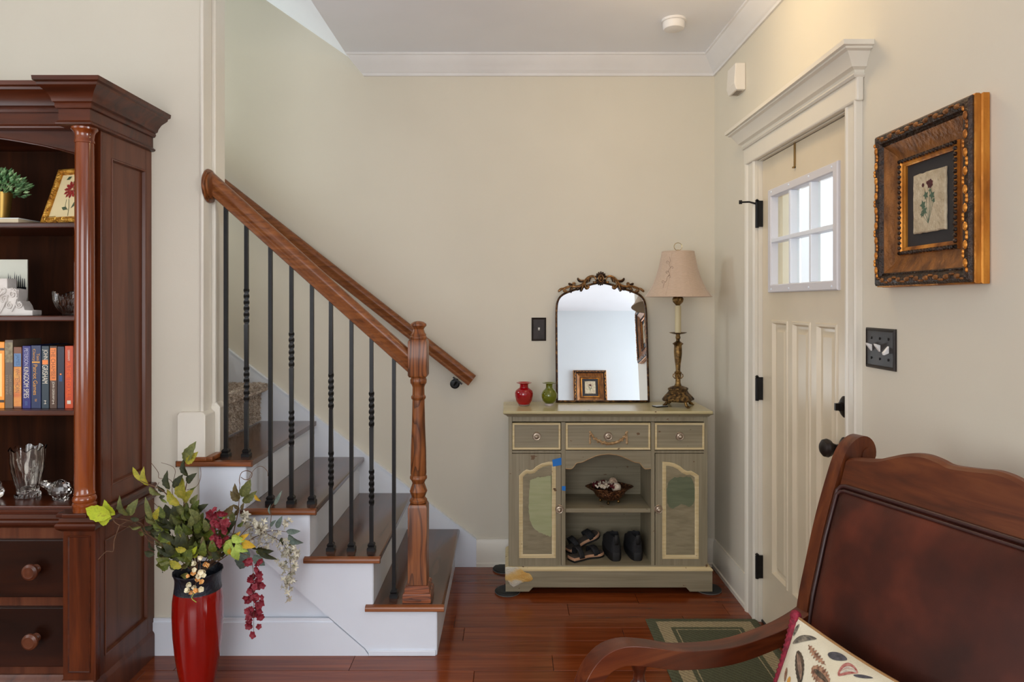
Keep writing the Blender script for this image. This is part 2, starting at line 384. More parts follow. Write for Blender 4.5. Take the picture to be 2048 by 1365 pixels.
# carpeted steps running up behind the wall
for k in range(5, 11):
    nx, z = NX(k)+.005, ZT(k)+.012
    m = loc_mb(st)
    random.seed(k)
    prof = [(nx-.30, z), (nx-.12, z), (nx-.04, z+.002), (nx-.012, z-.004), (nx, z-.02), (nx-.004, z-.038), (nx-.03, z-.050), (nx-.040, z-.07), (nx-.042, z-.14), (nx-.042, z-.198)]
    pr2 = [(p.x, p.y) for p in catmull([(a, b, 0) for a, b in prof], 6)]
    def cf(u, v):
        i = min(int(round(u*(len(pr2)-1))), len(pr2)-1); x_, z_ = pr2[i]
        yy = 2.91+(3.61-2.91)*v+(0 if k > 5 else -.055*(1-v)); n_ = noise.noise((x_*60, yy*60, z_*60))*.005+noise.noise((x_*140, yy*140, z_*140))*.004
        return (x_+n_, yy, z_+n_)
    m.grid(cf, len(pr2)-1, 110)
    cs = tw('carpeted_step', M['carpet'], m, smooth=0)
# carpet pile tufts on the two steps in view
m = MB(); m.T = Matrix.Translation(-st.location); random.seed(5)
for k in (5, 6):
    nx, z = NX(k)+.005, ZT(k)+.012
    for i in range(7000 if k == 5 else 2500):
        yy = random.uniform(2.87 if k == 5 else 2.92, 3.61); t = random.random()
        if t < .45: x_ = nx-.042; z_ = z-.05-random.random()*.145; d = Vector((.011, random.uniform(-.006, .006), random.uniform(-.012, .001)))
        elif t < .6: a = random.random()*PI/2; x_ = nx-.02+.02*math.sin(a); z_ = z-.02+.02*math.cos(a); d = Vector((.010*math.sin(a)+.003, random.uniform(-.005, .005), .010*math.cos(a)-.003))
        else: x_ = nx-.02-random.random()*.24; z_ = z; d = Vector((random.uniform(-.005, .006), random.uniform(-.005, .005), .010))
        p = Vector((x_, yy, z_)); s_ = Vector((random.uniform(-1,1), random.uniform(-1,1), random.uniform(-1,1))).normalized()*.0024
        m.add([p-s_, p+s_, p+d], [(0, 1, 2)])
cp_ = tw('carpet_pile', M['carpet'], m, smooth=0); cp_['kind'] = 'stuff'
# balusters
def twisted(m, x, z0, z1, zones, h=.0072):
    zs = sorted(set([z0, z1]+[round(a+(b-a)*i/30, 4) for a, b in zones for i in range(31)])); R = []
    for z in zs:
        ang = 0
        for a, b in zones:
            ang += max(0, min(1, (z-a)/(b-a)))*3.0*PI
        hh = h*1.12 if any(a < z < b for a, b in zones) else h
        R.append([(x+hh*1.414*math.cos(ang+PI/4+j*PI/2), Yr+hh*1.414*math.sin(ang+PI/4+j*PI/2), z) for j in range(4)])
    m.loft(R)
def rail_z(x, off):       # underside of the sloping rail at x
    px = 1018+x*1365/Yr; return 1.41-((416+(px-452)*.893+off)-605)*Yr/1365
bx = [(452, 4, 0), (493, 4, 1), (541, 3, 0), (583, 3, 1), (624, 3, 0), (662, 2, 1), (703, 2, 0), (743, 2, 1), (788, 1, 0)]
for px, k, twst in bx:
    x = (px-1018)*Yr/1365; z0 = ZT(k); z1 = rail_z(x, -6)
    m = loc_mb(st); mid = (z0+z1)/2
    twisted(m, x, z0, z1, [(mid-.26, mid-.11), (mid+.06, mid+.21)] if twst else [])
    b_ = tw('baluster', M['iron'], m, smooth=20)
    m = loc_mb(st); q = lambda a, z: [(x-a, Yr-a, z), (x+a, Yr-a, z), (x+a, Yr+a, z), (x-a, Yr+a, z)]
    m.loft([q(.0165, z0), q(.0165, z0+.012), q(.012, z0+.017), q(.0135, z0+.022), q(.0135, z0+.027), q(.008, z0+.033)])
    m.build('baluster_shoe', M['iron'], b_, 25)
# newel post
nx_ = (837-1018)*Yr/1365
def zpy(py, Y=Yr): return 1.41-(py-605)*Y/1365
m = loc_mb(st); q = lambda a, z: [(nx_-a, Yr-a, z), (nx_+a, Yr-a, z), (nx_+a, Yr+a, z), (nx_-a, Yr+a, z)]
zb = ZT(1)
m.loft([q(.0385, zb), q(.0385, zpy(1012)), q(.034, zpy(1006))])
m.loft([q(.0335, zpy(754)), q(.0385, zpy(750)), q(.0385, zpy(684)), q(.034, zpy(679))])
pr = [(1006, 15), (1004, 17), (999, 17.5), (994, 13), (990, 14.5), (982, 17.5), (972, 14), (966, 12), (961, 14), (957, 17.2), (953, 17), (950, 15), (947, 16),
      (900, 15.2), (850, 13.2), (800, 12.2), (797, 14.5), (793, 14.8), (790, 12.2), (775, 11.8), (770, 13.5), (766, 16.2), (760, 16.5), (756, 15), (754, 14)]
m.lathe([(r*Yr/1365, zpy(p)-zb) for p, r in pr], 28, (nx_, Yr), zb)
pr = [(680, 16), (677, 17), (674, 17), (672, 15), (669, 15.5), (666, 13), (659, 10.8), (656, 12), (652, 16), (648, 15.5), (644, 10), (642.5, 3)]
m.lathe([(r*Yr/1365, zpy(p)-zb) for p, r in pr], 28, (nx_, Yr), zb)
nw = tw('newel_post', M['newel'], m, smooth=35, bevel=.0012)
m = loc_mb(st); m.loft([q(.0575, zb), q(.0575, zb+.030), q(.054, zb+.036), q(.050, zb+.038), q(.050, zb+.056), q(.044, zb+.064)])
m.build('newel_base', wood('oak_newel_base', (96, 44, 18), (146, 78, 40), (170, 98, 54), 'x', .3, 60, 3, oak=24, coat=.5), nw, 20, bevel=.0012)
# rail profile along a sloping line
RP = [(-.012, -.036), (.012, -.036), (.024, -.032), (.026, -.022), (.020, -.014), (.022, -.004), (.030, .008), (.030, .020), (.022, .032), (.010, .038), (-.010, .038),
      (-.022, .032), (-.030, .020), (-.030, .008), (-.022, -.004), (-.020, -.014), (-.026, -.022), (-.024, -.032)]
def rail(m, a, b, sc_=1.0, vert=False):
    a = Vector(a); b = Vector(b); t = (b-a).normalized(); n = Vector((-t.z, 0, t.x));
    if n.z < 0: n = -n
    R = []
    for p in (a, b):
        ring = []
        for d, h in RP:
            q_ = p+Vector((0, d, 0))*sc_+n*h*sc_
            if vert: q_ = q_+t*((p.x-q_.x)/t.x)
            ring.append(tuple(q_))
        R.append(ring)
    m.loft(R)
xa, xb = -1.225, nx_-.038
m = loc_mb(st); rail(m, (xa+.012, Yr-.01, rail_z(xa, -19)), (xb, Yr, rail_z(xb, -20)), .98, True); hr = tw('handrail', M['rail'], m, smooth=40)
m = loc_mb(st); cz = rail_z(xa, -13)
m.T = m.T @ Matrix.Translation((xa, 2.775, cz)) @ Matrix.Rotation(PI/2, 4, 'Y')
m.lathe([(.066, .003), (.069, .008), (.066, .014), (.056, .015), (.056, .020), (.048, .024), (.02, .025)], 32)
m.build('rosette', M['newel'], hr, 30)
# skirt board on the back wall
m = loc_mb(st); f = lambda x: .148+.768*(-.174-x)
m.prism([(-.174, 0), (-.174, .148), (-3.2, f(-3.2)), (-3.2, f(-3.2)-.45), (-.7, 0)][::-1], 'y', 3.632, 3.6497)
tw('skirt_board', M['trimw'], m, smooth=0)
m = loc_mb(st); m.prism([(-.174, .142), (-.174, .148), (-3.2, f(-3.2)), (-3.2, f(-3.2)-.008)][::-1], 'y', 3.627, 3.632); tw('skirt_cap', M['trimw'], m, smooth=0)
# wall handrail
wr = thing('wall_handrail', 'sloping oak handrail fixed to the back wall by a black bracket', 'handrail', (0, 3.58, 1.0))
Yw = 3.585; zw = lambda px, py: (Vector(((px-1018)*Yw/1365, Yw, 1.41-(py-605)*Yw/1365)))
m = loc_mb(wr); rail(m, zw(320, 272), zw(944, 762), .88); m.build('rail', M['rail'], wr, 40)
e = zw(908, 771); m = loc_mb(wr)
m.T = m.T @ Matrix.Translation((e.x, 3.65, e.z)) @ Matrix.Rotation(PI/2, 4, 'X'); m.lathe([(.026, 0), (.026, .006), (.020, .011), (.008, .012)], 20)
m.T = Matrix.Translation(-wr.location); m.tube([(e.x, 3.645, e.z), (e.x, 3.60, e.z), (e.x+.012, Yw, e.z+.02), (e.x+.018, Yw, e.z+.034)], .006, 8)
m.T = m.T @ Matrix.Translation(zw(915, 762)) @ Matrix.Rotation(math.radians(38), 4, 'Y'); m.box(-.03, .03, -.012, .012, -.003, .004)
m.build('bracket', M['iron'], wr, 30)

# ------------------------------------------------------------------ front door in the right wall
dr = struct(thing('door_1', 'cream craftsman front door with six small panes and three tall panels', 'door', (1.10, 2.61, 0)), 'cream craftsman front door with six small panes and three tall panels', 'door')
XD = 1.118
GY0, GY1, GZ0, GZ1 = 2.335, 2.885, 1.485, 1.855
m = loc_mb(dr)
panels = [(2.735, 2.904), (2.528, 2.696), (2.321, 2.486)]; PZ0, PZ1 = .25, 1.336
y0, y1 = DY0+.004, DY1-.004
# stiles, rails and mullions round the openings
m.box(XD, XD+.044, y0, y1, 1.84+.02, DZ-.006); m.box(XD, XD+.044, y0, y1, PZ1, 1.475); m.box(XD, XD+.044, y0, y1, .012, PZ0)
m.box(XD, XD+.044, y0, panels[2][0], PZ0, PZ1); m.box(XD, XD+.044, panels[2][1], panels[1][0], PZ0, PZ1)
m.box(XD, XD+.044, panels[1][1], panels[0][0], PZ0, PZ1); m.box(XD, XD+.044, panels[0][1], y1, PZ0, PZ1)
m.box(XD, XD+.044, y0, GY0-.012, 1.475, 1.86); m.box(XD, XD+.044, GY1+.012, y1, 1.475, 1.86)
m.build('door_slab', M['doorp'], dr, 0)
for a, b in panels:
    m = loc_mb(dr)
    framed(m, rect(a, b, PZ0, PZ1), [(0, 0), (.004, .004), (.012, .004), (.020, -.010), (.030, -.012), (.048, -.004), (.050, -.003)], side(XD), cap=1)
    m.build('raised_panel', M['doorp'], dr, 20)
lf = MB(); lf = loc_mb(dr)
framed(lf, rect(GY0-.034, GY1+.034, GZ0-.034, GZ1+.034), [(0, 0), (0, .008), (.004, .012), (.030, .012), (.034, .008), (.034, -.020)], side(XD))
o_l = lf.build('glazing_frame', base('white_window_plastic', (214, 212, 216), .4), dr, 25)
cw = (GY1-GY0)/3; ch = (GZ1-GZ0)/2
for i in (1, 2):
    m = loc_mb(dr); c = GY0+cw*i; m.box(XD-.008, XD+.03, c-.009, c+.009, GZ0, GZ1); m.build('muntin', M['trimw'], o_l, 0, bevel=.003)
m = loc_mb(dr); c = GZ0+ch; m.box(XD-.010, XD+.03, GY0, GY1, c-.009, c+.009); m.build('muntin', M['trimw'], o_l, 0, bevel=.003)
for i in range(3):
    for j in range(2):
        m = loc_mb(dr); m.box(XD+.018, XD+.021, GY0+cw*i+.002, GY0+cw*(i+1)-.002, GZ0+ch*j+.002, GZ0+ch*(j+1)-.002); m.build('pane', M['pane'], o_l, 0)
for i in range(4):
    for zz in (GZ0-.02, GZ1+.02):
        m = loc_mb(dr); m.sphere((XD-.012, GY0+cw*i*.98+.005, zz), .005, 8, 5, (.5, 1, 1)); m.build('screw_cap', M['trimw'], o_l, 60)
for z, n in ((1.80, .115), (1.03, .10), (.245, .10)):
    m = loc_mb(dr); m.box(1.096, XD-.0005, DY1-.010, DY1-.004, z-n/2, z+n/2)
    m.lathe([(.0075, 0), (.0075, n), (.004, n+.003), (.009, n+.006), (.002, n+.012)], 12, (1.094, DY1-.002), z-n/2-.004)
    if z > 1.7:
        m.tube([(1.09, DY1, z+.045), (1.065, DY1+.012, z+.055), (1.03, DY1+.02, z+.055)], .004, 8); m.tube([(1.035, DY1+.018, z+.055), (1.022, DY1+.022, z+.055)], .009, 10)
    m.build('hinge', M['iron'], dr, 30)
def rosette(yc, zc, ry, rz, knob):
    m = loc_mb(dr)
    m.T = m.T @ Matrix.Translation((XD, yc, zc)) @ Matrix.Rotation(-PI/2, 4, 'Y') @ Matrix.Diagonal((rz/ry, 1, 1, 1))
    m.lathe([(ry, 0), (ry, .004), (ry*.8, .010), (ry*.4, .013)], 24)
    m.T = Matrix.Translation(-dr.location) @ Matrix.Translation((XD, yc, zc)) @ Matrix.Rotation(-PI/2, 4, 'Y')
    if knob: m.lathe([(.014, .008), (.012, .03), (.017, .042), (.027, .050), (.031, .060), (.028, .072), (.018, .080), (.004, .083)], 24)
    else: m.lathe([(.016, .008), (.016, .018), (.008, .02)], 20); m.box(-.012, .012, -.005, .005, .018, .034)
    return m
rosette(2.27, 1.062, .030, .036, False).build('deadbolt', M['bronze'], dr, 30)
rosette(2.27, .925, .030, .036, True).build('door_knob', M['bronze'], dr, 30)
m = loc_mb(dr); m.box(XD-.004, XD-.001, 2.660, 2.672, 1.935, DZ-.004); m.box(XD-.010, XD-.001, 2.660, 2.672, 1.935, 1.94); m.build('wreath_hook', base('brass_hook', (150, 120, 70), .4, .8), dr, 0)
# jamb, casing and header
m = loc_mb(dr); m.box(1.101, 1.24, DY1-.002, DY1+.002, 0, DZ); m.box(1.101, 1.24, DY0-.002, DY0+.002, 0, DZ); m.box(1.101, 1.24, DY0, DY1, DZ-.003, DZ+.001)
m.box(XD+.046, 1.24, DY1-.016, DY1, 0, DZ); m.box(XD+.046, 1.24, DY0, DY0+.016, 0, DZ); m.box(XD+.046, 1.24, DY0, DY1, DZ-.016, DZ)
m.build('jamb', M['trim'], dr, 0)
def casing(y0, y1):
    m = loc_mb(dr); pr = [(y0, 0), (y0, .012), (y0+.012, .018), (y0+.02, .018), (y0+.024, .014), (y1-.024, .014), (y1-.018, .020), (y1-.006, .024), (y1, .020), (y1, 0)]
    if y0 < 2.4: pr = [(y0+y1-a, b) for a, b in pr][::-1]
    m.loft([[(1.0995-h, y_, 0) for y_, h in pr], [(1.0995-h, y_, 2.04) for y_, h in pr]]); m.build('casing', M['trim'], dr, 25)
casing(3.018, 3.122); casing(2.122, 2.210)
m = loc_mb(dr); m.box(1.076, 1.0995, 2.112, 3.132, 2.036, 2.125); m.build('header_board', M['trim'], dr, 0, bevel=.006)
hp = [(0, 2.108), (.030, 2.108), (.036, 2.114), (.030, 2.122), (.032, 2.130), (.046, 2.136), (.052, 2.150), (.070, 2.176), (.082, 2.180), (.082, 2.186), (.092, 2.188), (.092, 2.203), (0, 2.203)]
m = loc_mb(dr); R = []
for s_ in (-1, 1):
    ye = 3.122 if s_ > 0 else 2.122
    if s_ < 0:
        R.append([(1.0995, ye-max(p-.02, 0)*.95, z) for p, z in hp])
        R.append([(1.0995-p, ye-max(p-.02, 0)*.95, z) for p, z in hp])
    else:
        R.append([(1.0995-p, ye+max(p-.02, 0)*.95, z) for p, z in hp])
        R.append([(1.0995, ye+max(p-.02, 0)*.95, z) for p, z in hp])
m.loft(R); m.build('header_crown', M['trim'], dr, 25)
m = loc_mb(dr); m.box(1.112, 1.27, DY0, DY1, 0, .012); m.build('threshold', M['bronze'], dr, 0, bevel=.004)

# outside the door: porch with posts and a neighbouring house wall
po = MB(); po.box(1.24, 4.2, 1.5, 7.5, -.2, -.02); struct(po.build('porch_floor', base('porch_boards', (170, 170, 168), .7), None, 0), 'grey porch floor outside the front door', 'porch floor')
for x, y_, w_ in ((1.75, 4.02, .10), (2.0, 4.30, .10), (1.62, 4.4, .06)):
    m = MB(); m.box(x-w_/2, x+w_/2, y_-w_/2, y_+w_/2, -.02, 2.9); m.box(x-w_/2-.02, x+w_/2+.02, y_-w_/2-.02, y_+w_/2+.02, -.02, .15); m.box(x-w_/2-.02, x+w_/2+.02, y_-w_/2-.02, y_+w_/2+.02, 2.55, 2.62)
    tag(m.build('porch_post', base('porch_post_paint', (225, 230, 240) if w_ > .08 else (120, 122, 128), .5), None, 0, bevel=.004),
        {1.75: 'wide white porch post seen through the door panes, nearer one', 2.0: 'wide white porch post seen through the door panes, farther one', 1.62: 'slim grey porch post seen through the door panes'}[x], 'porch post')
hs_ = struct(thing('neighbour_wall', 'pale lap-sided house wall seen through the door panes', 'house wall', (2.6, 6.0, 0)), 'pale lap-sided house wall seen through the door panes', 'house wall')
for k in range(22):
    m = loc_mb(hs_); z = .2+k*.12; m.prism([(5.9, z), (5.93, z), (5.915, z+.125), (5.9, z+.125)], 'x', 2.15, 4.2); m.build('siding_board', M['trim'], hs_, 0)
m = MB(); random.seed(9)
for i in range(260):
    a = random.random()*2*PI; r = random.random()**.5*.28; c = Vector((2.62+r*math.cos(a), 5.2+random.uniform(-.2, .2), 1.55+r*1.3*math.sin(a)))
    d = Vector([random.uniform(-1, 1) for _ in range(3)]).normalized()*.05; e = Vector([random.uniform(-1, 1) for _ in range(3)]).normalized()*.02
    m.add([c, c+d*.5+e, c+d, c+d*.5-e], [(0, 1, 2, 3)])
sh = thing('porch_shrub', 'brownish bare shrub outside, seen through the right door panes', 'shrub', (2.62, 5.2, -.02))
m.T = None; mm = MB(); mm.T = Matrix.Translation(-sh.location); mm.add(m.v, m.f); mm.build('foliage', base('dry_foliage', (120, 104, 92), .8), sh, 0)
m = loc_mb(sh)
for i in range(7): m.tube([(2.62, 5.2, -.02), (2.62+random.uniform(-.1, .1), 5.2, .7), (2.62+random.uniform(-.25, .25), 5.2+random.uniform(-.1, .1), 1.6)], [.02, .014, .004], 5)
m.build('stem', base('bark', (96, 80, 66), .9), sh, 40)

# ------------------------------------------------------------------ small fixtures
sd = thing('smoke_detector', 'round white smoke detector on the entry ceiling', 'smoke detector', (.765, 3.17, ZC))
m = loc_mb(sd); m.lathe([(.056, 0), (.056, -.010), (.050, -.012)], 32, (.765, 3.17), ZC); m.build('base_ring', M['crown'], sd, 40)
m = loc_mb(sd); m.lathe([(.047, -.010), (.050, -.013), (.050, -.036), (.045, -.044), (.025, -.048), (.003, -.048)], 32, (.765, 3.17), ZC); m.build('cover', M['crown'], sd, 40)
ch_ = thing('door_chime', 'white box-shaped door chime high on the right wall', 'door chime', (1.10, 3.226, 2.46))
m = loc_mb(ch_); m.prism([(1.0995, 2.40), (1.0995, 2.524), (1.052, 2.524), (1.046, 2.43), (1.056, 2.40)], 'y', 3.17, 3.285); m.build('cover', base('chime_plastic', (228, 222, 212), .4), ch_, 0, bevel=.004)
m = loc_mb(ch_)
for i in range(6): m.box(1.064+i*.005, 1.066+i*.005, 3.19, 3.265, 2.3985, 2.4000)
m.build('vent_slots', base('chime_slots', (150, 140, 128), .6), ch_, 0)
sw = thing('light_switch', 'single white toggle switch on a dark brown plate on the back wall', 'light switch', (.1595, 3.65, 1.266))
m = loc_mb(sw); framed(m, rect(.1204, .198, 1.204, 1.328), [(0, 0), (0, .004), (.004, .007), (.009, .005), (.010, .0055)], back(3.6495), cap=1); m.build('plate', M['bronze'], sw, 30)
m = loc_mb(sw); m.prism([(3.644, 1.259), (3.634, 1.266), (3.633, 1.274), (3.644, 1.276)], 'x', .155, .1645); m.build('toggle', base('switch_ivory', (232, 230, 222), .35), sw, 0, bevel=.001)
sw3 = thing('triple_light_switch', 'dark brown plate with three white toggles beside the front door', 'light switch', (1.10, 2.015, 1.273))
m = loc_mb(sw3); framed(m, rect(1.935, 2.094, 1.213, 1.333), [(0, 0), (0, .004), (.004, .007), (.009, .005), (.010, .0055)], side(1.0995), cap=1); m.build('plate', M['bronze'], sw3, 30)
for i, (yy, up) in enumerate(((2.060, 1), (2.0145, 1), (1.969, -1))):
    m = loc_mb(sw3); m.prism([(1.094, 1.273-.010), (1.080, 1.273+up*.012-.004), (1.078, 1.273+up*.012+.003), (1.094, 1.273+.010)], 'y', yy-.005, yy+.005); m.build('toggle', base('switch_white', (238, 236, 232), .35), sw3, 0, bevel=.001)
    for dz in (.03, -.03):
        m = loc_mb(sw3); m.sphere((1.0935, yy, 1.273+dz), .004, 8, 5, (.5, 1, 1)); m.build('screw', M['iron'], sw3, 60)

# ------------------------------------------------------------------ painted console cabinet
YB = 3.30; fz = lambda y: 1.41-(y-605)*YB/1365; fx = lambda x: (x-1018)*YB/1365
def c8(x, y): return (fx(960+x/3.102), fz(780+y/3.102))
cream_c = [(196, 176, 130), (214, 196, 152), (206, 186, 140)]
def painted(name, a, b, ax):
    m = base(name, a, .5); L = m.node_tree.links.new; bs = m.node_tree.nodes['Principled BSDF']
    s = [90, 90, 90]; s['xyz'.index(ax)] = 3
    mp = coords(m, s); n = N(m, 'ShaderNodeTexNoise', i_Scale=1., i_Detail=3.); L(mp.outputs[0], n.inputs['Vector'])
    col = ramp(m, n.outputs['Fac'], [(.3, a), (.7, b)]).outputs[0]
    mp2 = coords(m, (26, 26, 38)); n2 = N(m, 'ShaderNodeTexNoise', i_Scale=1., i_Detail=4.); L(mp2.outputs[0], n2.inputs['Vector'])
    r = ramp(m, n2.outputs['Fac'], [(.705, (0, 0, 0)), (.72, (255, 255, 255))])
    mx = N(m, 'ShaderNodeMix', data_type='RGBA'); L(r.outputs[0], mx.inputs['Factor']); L(col, mx.inputs[6]); mx.inputs[7].default_value = lin((104, 78, 50))
    L(mx.outputs[2], bs.inputs['Base Color']); bu = N(m, 'ShaderNodeBump', i_Strength=.15, i_Distance=.002); L(n.outputs['Fac'], bu.inputs['Height']); L(bu.outputs[0], bs.inputs['Normal'])
    return m
sage_v = painted('sage_paint_vertical', (128, 118, 94), (148, 138, 114), 'z'); sage = painted('sage_paint', (128, 118, 94), (148, 138, 114), 'x')
creamp = painted('antique_cream_paint', (198, 176, 128), (218, 200, 158), 'x'); topc = painted('cabinet_top_paint', (176, 164, 122), (196, 184, 142), 'x'); topc.node_tree.nodes['Principled BSDF'].inputs['Roughness'].default_value = .22
cab = thing('console_cabinet', 'distressed sage green console cabinet with cream mouldings, three drawers and two doors', 'cabinet', (.478, 3.43, 0))
X0, X1, Y1 = fx(1017), fx(1415), 3.575
m = loc_mb(cab); m.loft([[(x, y, z) for x, y in ((-.029, 3.262), (.977, 3.262), (.977, Y1+.003), (-.029, Y1+.003))] for z in (.874, .889)]); m.build('top', topc, cab, 0, bevel=.005)
m = loc_mb(cab); cvp = [(0, .856), (.006, .858), (.010, .864), (.020, .870), (.024, .8735)]
m.loft([[(X0-p, YB-p, z), (X1+p, YB-p, z), (X1+p, Y1, z), (X0-p, Y1, z)] for p, z in cvp]); m.build('cove_moulding', sage, cab, 25)
TH = .018; a0, a1 = fx(1131), fx(1302); zf = .1335  # bay
for q0 in (X0, X1-TH):
    m = loc_mb(cab); m.box(q0, q0+TH, YB, Y1, .10, .856); m.build('side_panel', sage_v, cab, 0, bevel=.0015)
m = loc_mb(cab); m.box(X0+TH, X1-TH, Y1-.010, Y1-.001, .10, .856); m.build('back_panel', sage, cab, 0)
m = loc_mb(cab)
m.box(X0+TH, X1-TH, YB+.001, YB+.02, fz(844), .856)                     # frieze
m.box(X0+TH, a0+.001, YB+.001, YB+.02, fz(907), fz(902)); m.box(a1-.001, X1-TH, YB+.001, YB+.02, fz(907), fz(902))
m.box(fx(1122.5), a0, YB, YB+.02, .12, fz(845)); m.box(a1, fx(1309.5), YB, YB+.02, .12, fz(845))   # mullions
m.build('face_frame', sage_v, cab, 0, bevel=.0015)
for q0 in (a0-.012, a1):
    m = loc_mb(cab); m.box(q0, q0+.012, YB+.02, Y1-.01, .12, .69); m.build('bay_side', sage_v, cab, 0)
arch = [(530, 490), (568, 492), (588, 476), (604, 456), (640, 450), (690, 428), (745, 408), (810, 400)]
ar = sm([c8(*p) for p in arch], 4); axm = (a0+a1)/2
left = [(x, z) for x, z in ar]; k0 = left[-1][0]
ar2 = [(a0, left[0][1])]+left[1:]; ar2 = [(a0+(x-a0)*(axm-a0)/(k0-a0), z) for x, z in ar2]
ar3 = ar2+[(a0+a1-x, z) for x, z in ar2[::-1]][1:]
m = loc_mb(cab); m.prism([(a1, fz(902)), (a0, fz(902))]+ar3, 'y', YB+.002, YB+.018); m.build('arched_apron', sage, cab, 0)
m = loc_mb(cab); m.tube([(x, YB+.002, z) for x, z in ar3], .0028, 6); m.build('apron_bead', painted('worn_bead', (150, 120, 86), (176, 150, 112), 'x'), cab, 60)
zs_ = 1.41-413*3.31/1365
m = loc_mb(cab); m.box(a0, a1, YB+.010, Y1-.011, zs_-.020, zs_); m.build('shelf', sage, cab, 0, bevel=.002)
m = loc_mb(cab); m.box(X0+TH, X1-TH, YB-.002, Y1-.011, .120, zf+.004); m.build('bottom_board', sage, cab, 0, bevel=.002)
def knob(m, x, z, r=.0118):
    m.T = m.T @ Matrix.Translation((x, 0, z)) @ Matrix.Rotation(PI/2, 4, 'X')
silver = mottle('antique_silver', [(150, 130, 108), (196, 182, 164)], (300, 300, 300), .35, metal=.8)
def pull(x, z, yf, parent):
    k = loc_mb(cab); k.T = k.T @ Matrix.Translation((x, yf, z)) @ Matrix.Rotation(PI/2, 4, 'X')
    k.lathe([(.021, 0), (.021, .002), (.019, .004), (.016, .003), (.010, .004), (.006, .006), (.005, .012), (.009, .016), (.011, .020), (.009, .025), (.005, .027), (.004, .030), (.001, .031)], 24,
            fn=lambda r, h, a: r*(1+.04*math.cos(12*a)) if h < .005 else r)
    k.build('knob', silver, parent, 40)
def drawer(x0, x1, hasswag=False):
    z0, z1 = fz(901), fz(845.5); f = MB(); f = loc_mb(cab)
    u0, u1 = fx(x0), fx(x1)
    framed(f, rect(u0, u1, z0, z1), [(.002, -.012), (.002, .003), (.005, .006), (.011, .005), (.0125, .0)], back(YB))
    b_ = loc_mb(cab); b_.box(u0+.004, u1-.004, YB+.0005, YB+.22, z0+.003, z1-.003); b = b_.build('drawer', sage, cab, 0)
    f.build('drawer_moulding', creamp, b, 25)
    pull((u0+u1)/2, (z0+z1)/2+.001, YB, b)
    return b, u0, u1, z0, z1
drawer(1024, 1122); dmid = drawer(1130.5, 1301.5); drawer(1309, 1409.5)
# festoon on the middle drawer
def c7(x, y): return Vector((fx(960+x/3.25), YB-.003, fz(480+y/3.25)))
m = loc_mb(cab); sw_ = [c7(*p) for p in ((715, 1250), (735, 1282), (765, 1305), (800, 1318), (840, 1324), (880, 1318), (912, 1303), (936, 1282), (955, 1250))]
cc = catmull(sw_, 5); m.tube(cc, [.0045+.0085*math.sin(PI*i/(len(cc)-1))+.0016*math.sin(i*2.6) for i in range(len(cc))], 7, flat=.5)
for p in ((715, 1250), (955, 1250)): m.sphere(c7(*p), .0055, 8, 6, (1, .5, 1))
for x_ in (714, 953):
    m.tube([c7(x_, 1258), c7(x_, 1280), c7(x_, 1300), c7(x_, 1322)], [.003, .004, .005, .0055], 7, flat=.5); m.sphere(c7(x_, 1324), .005, 8, 5, (1, .5, .7))
for i in range(2, len(cc)-2, 2): m.sphere(cc[i]+Vector((0, -.0045, .005*math.sin(i*1.7))), .0062, 7, 5, (1, .5, 1))
m.build('festoon', mottle('gilded_ornament', [(150, 116, 76), (190, 158, 116)], (90, 90, 90), .5, .3), dmid[0], 50)
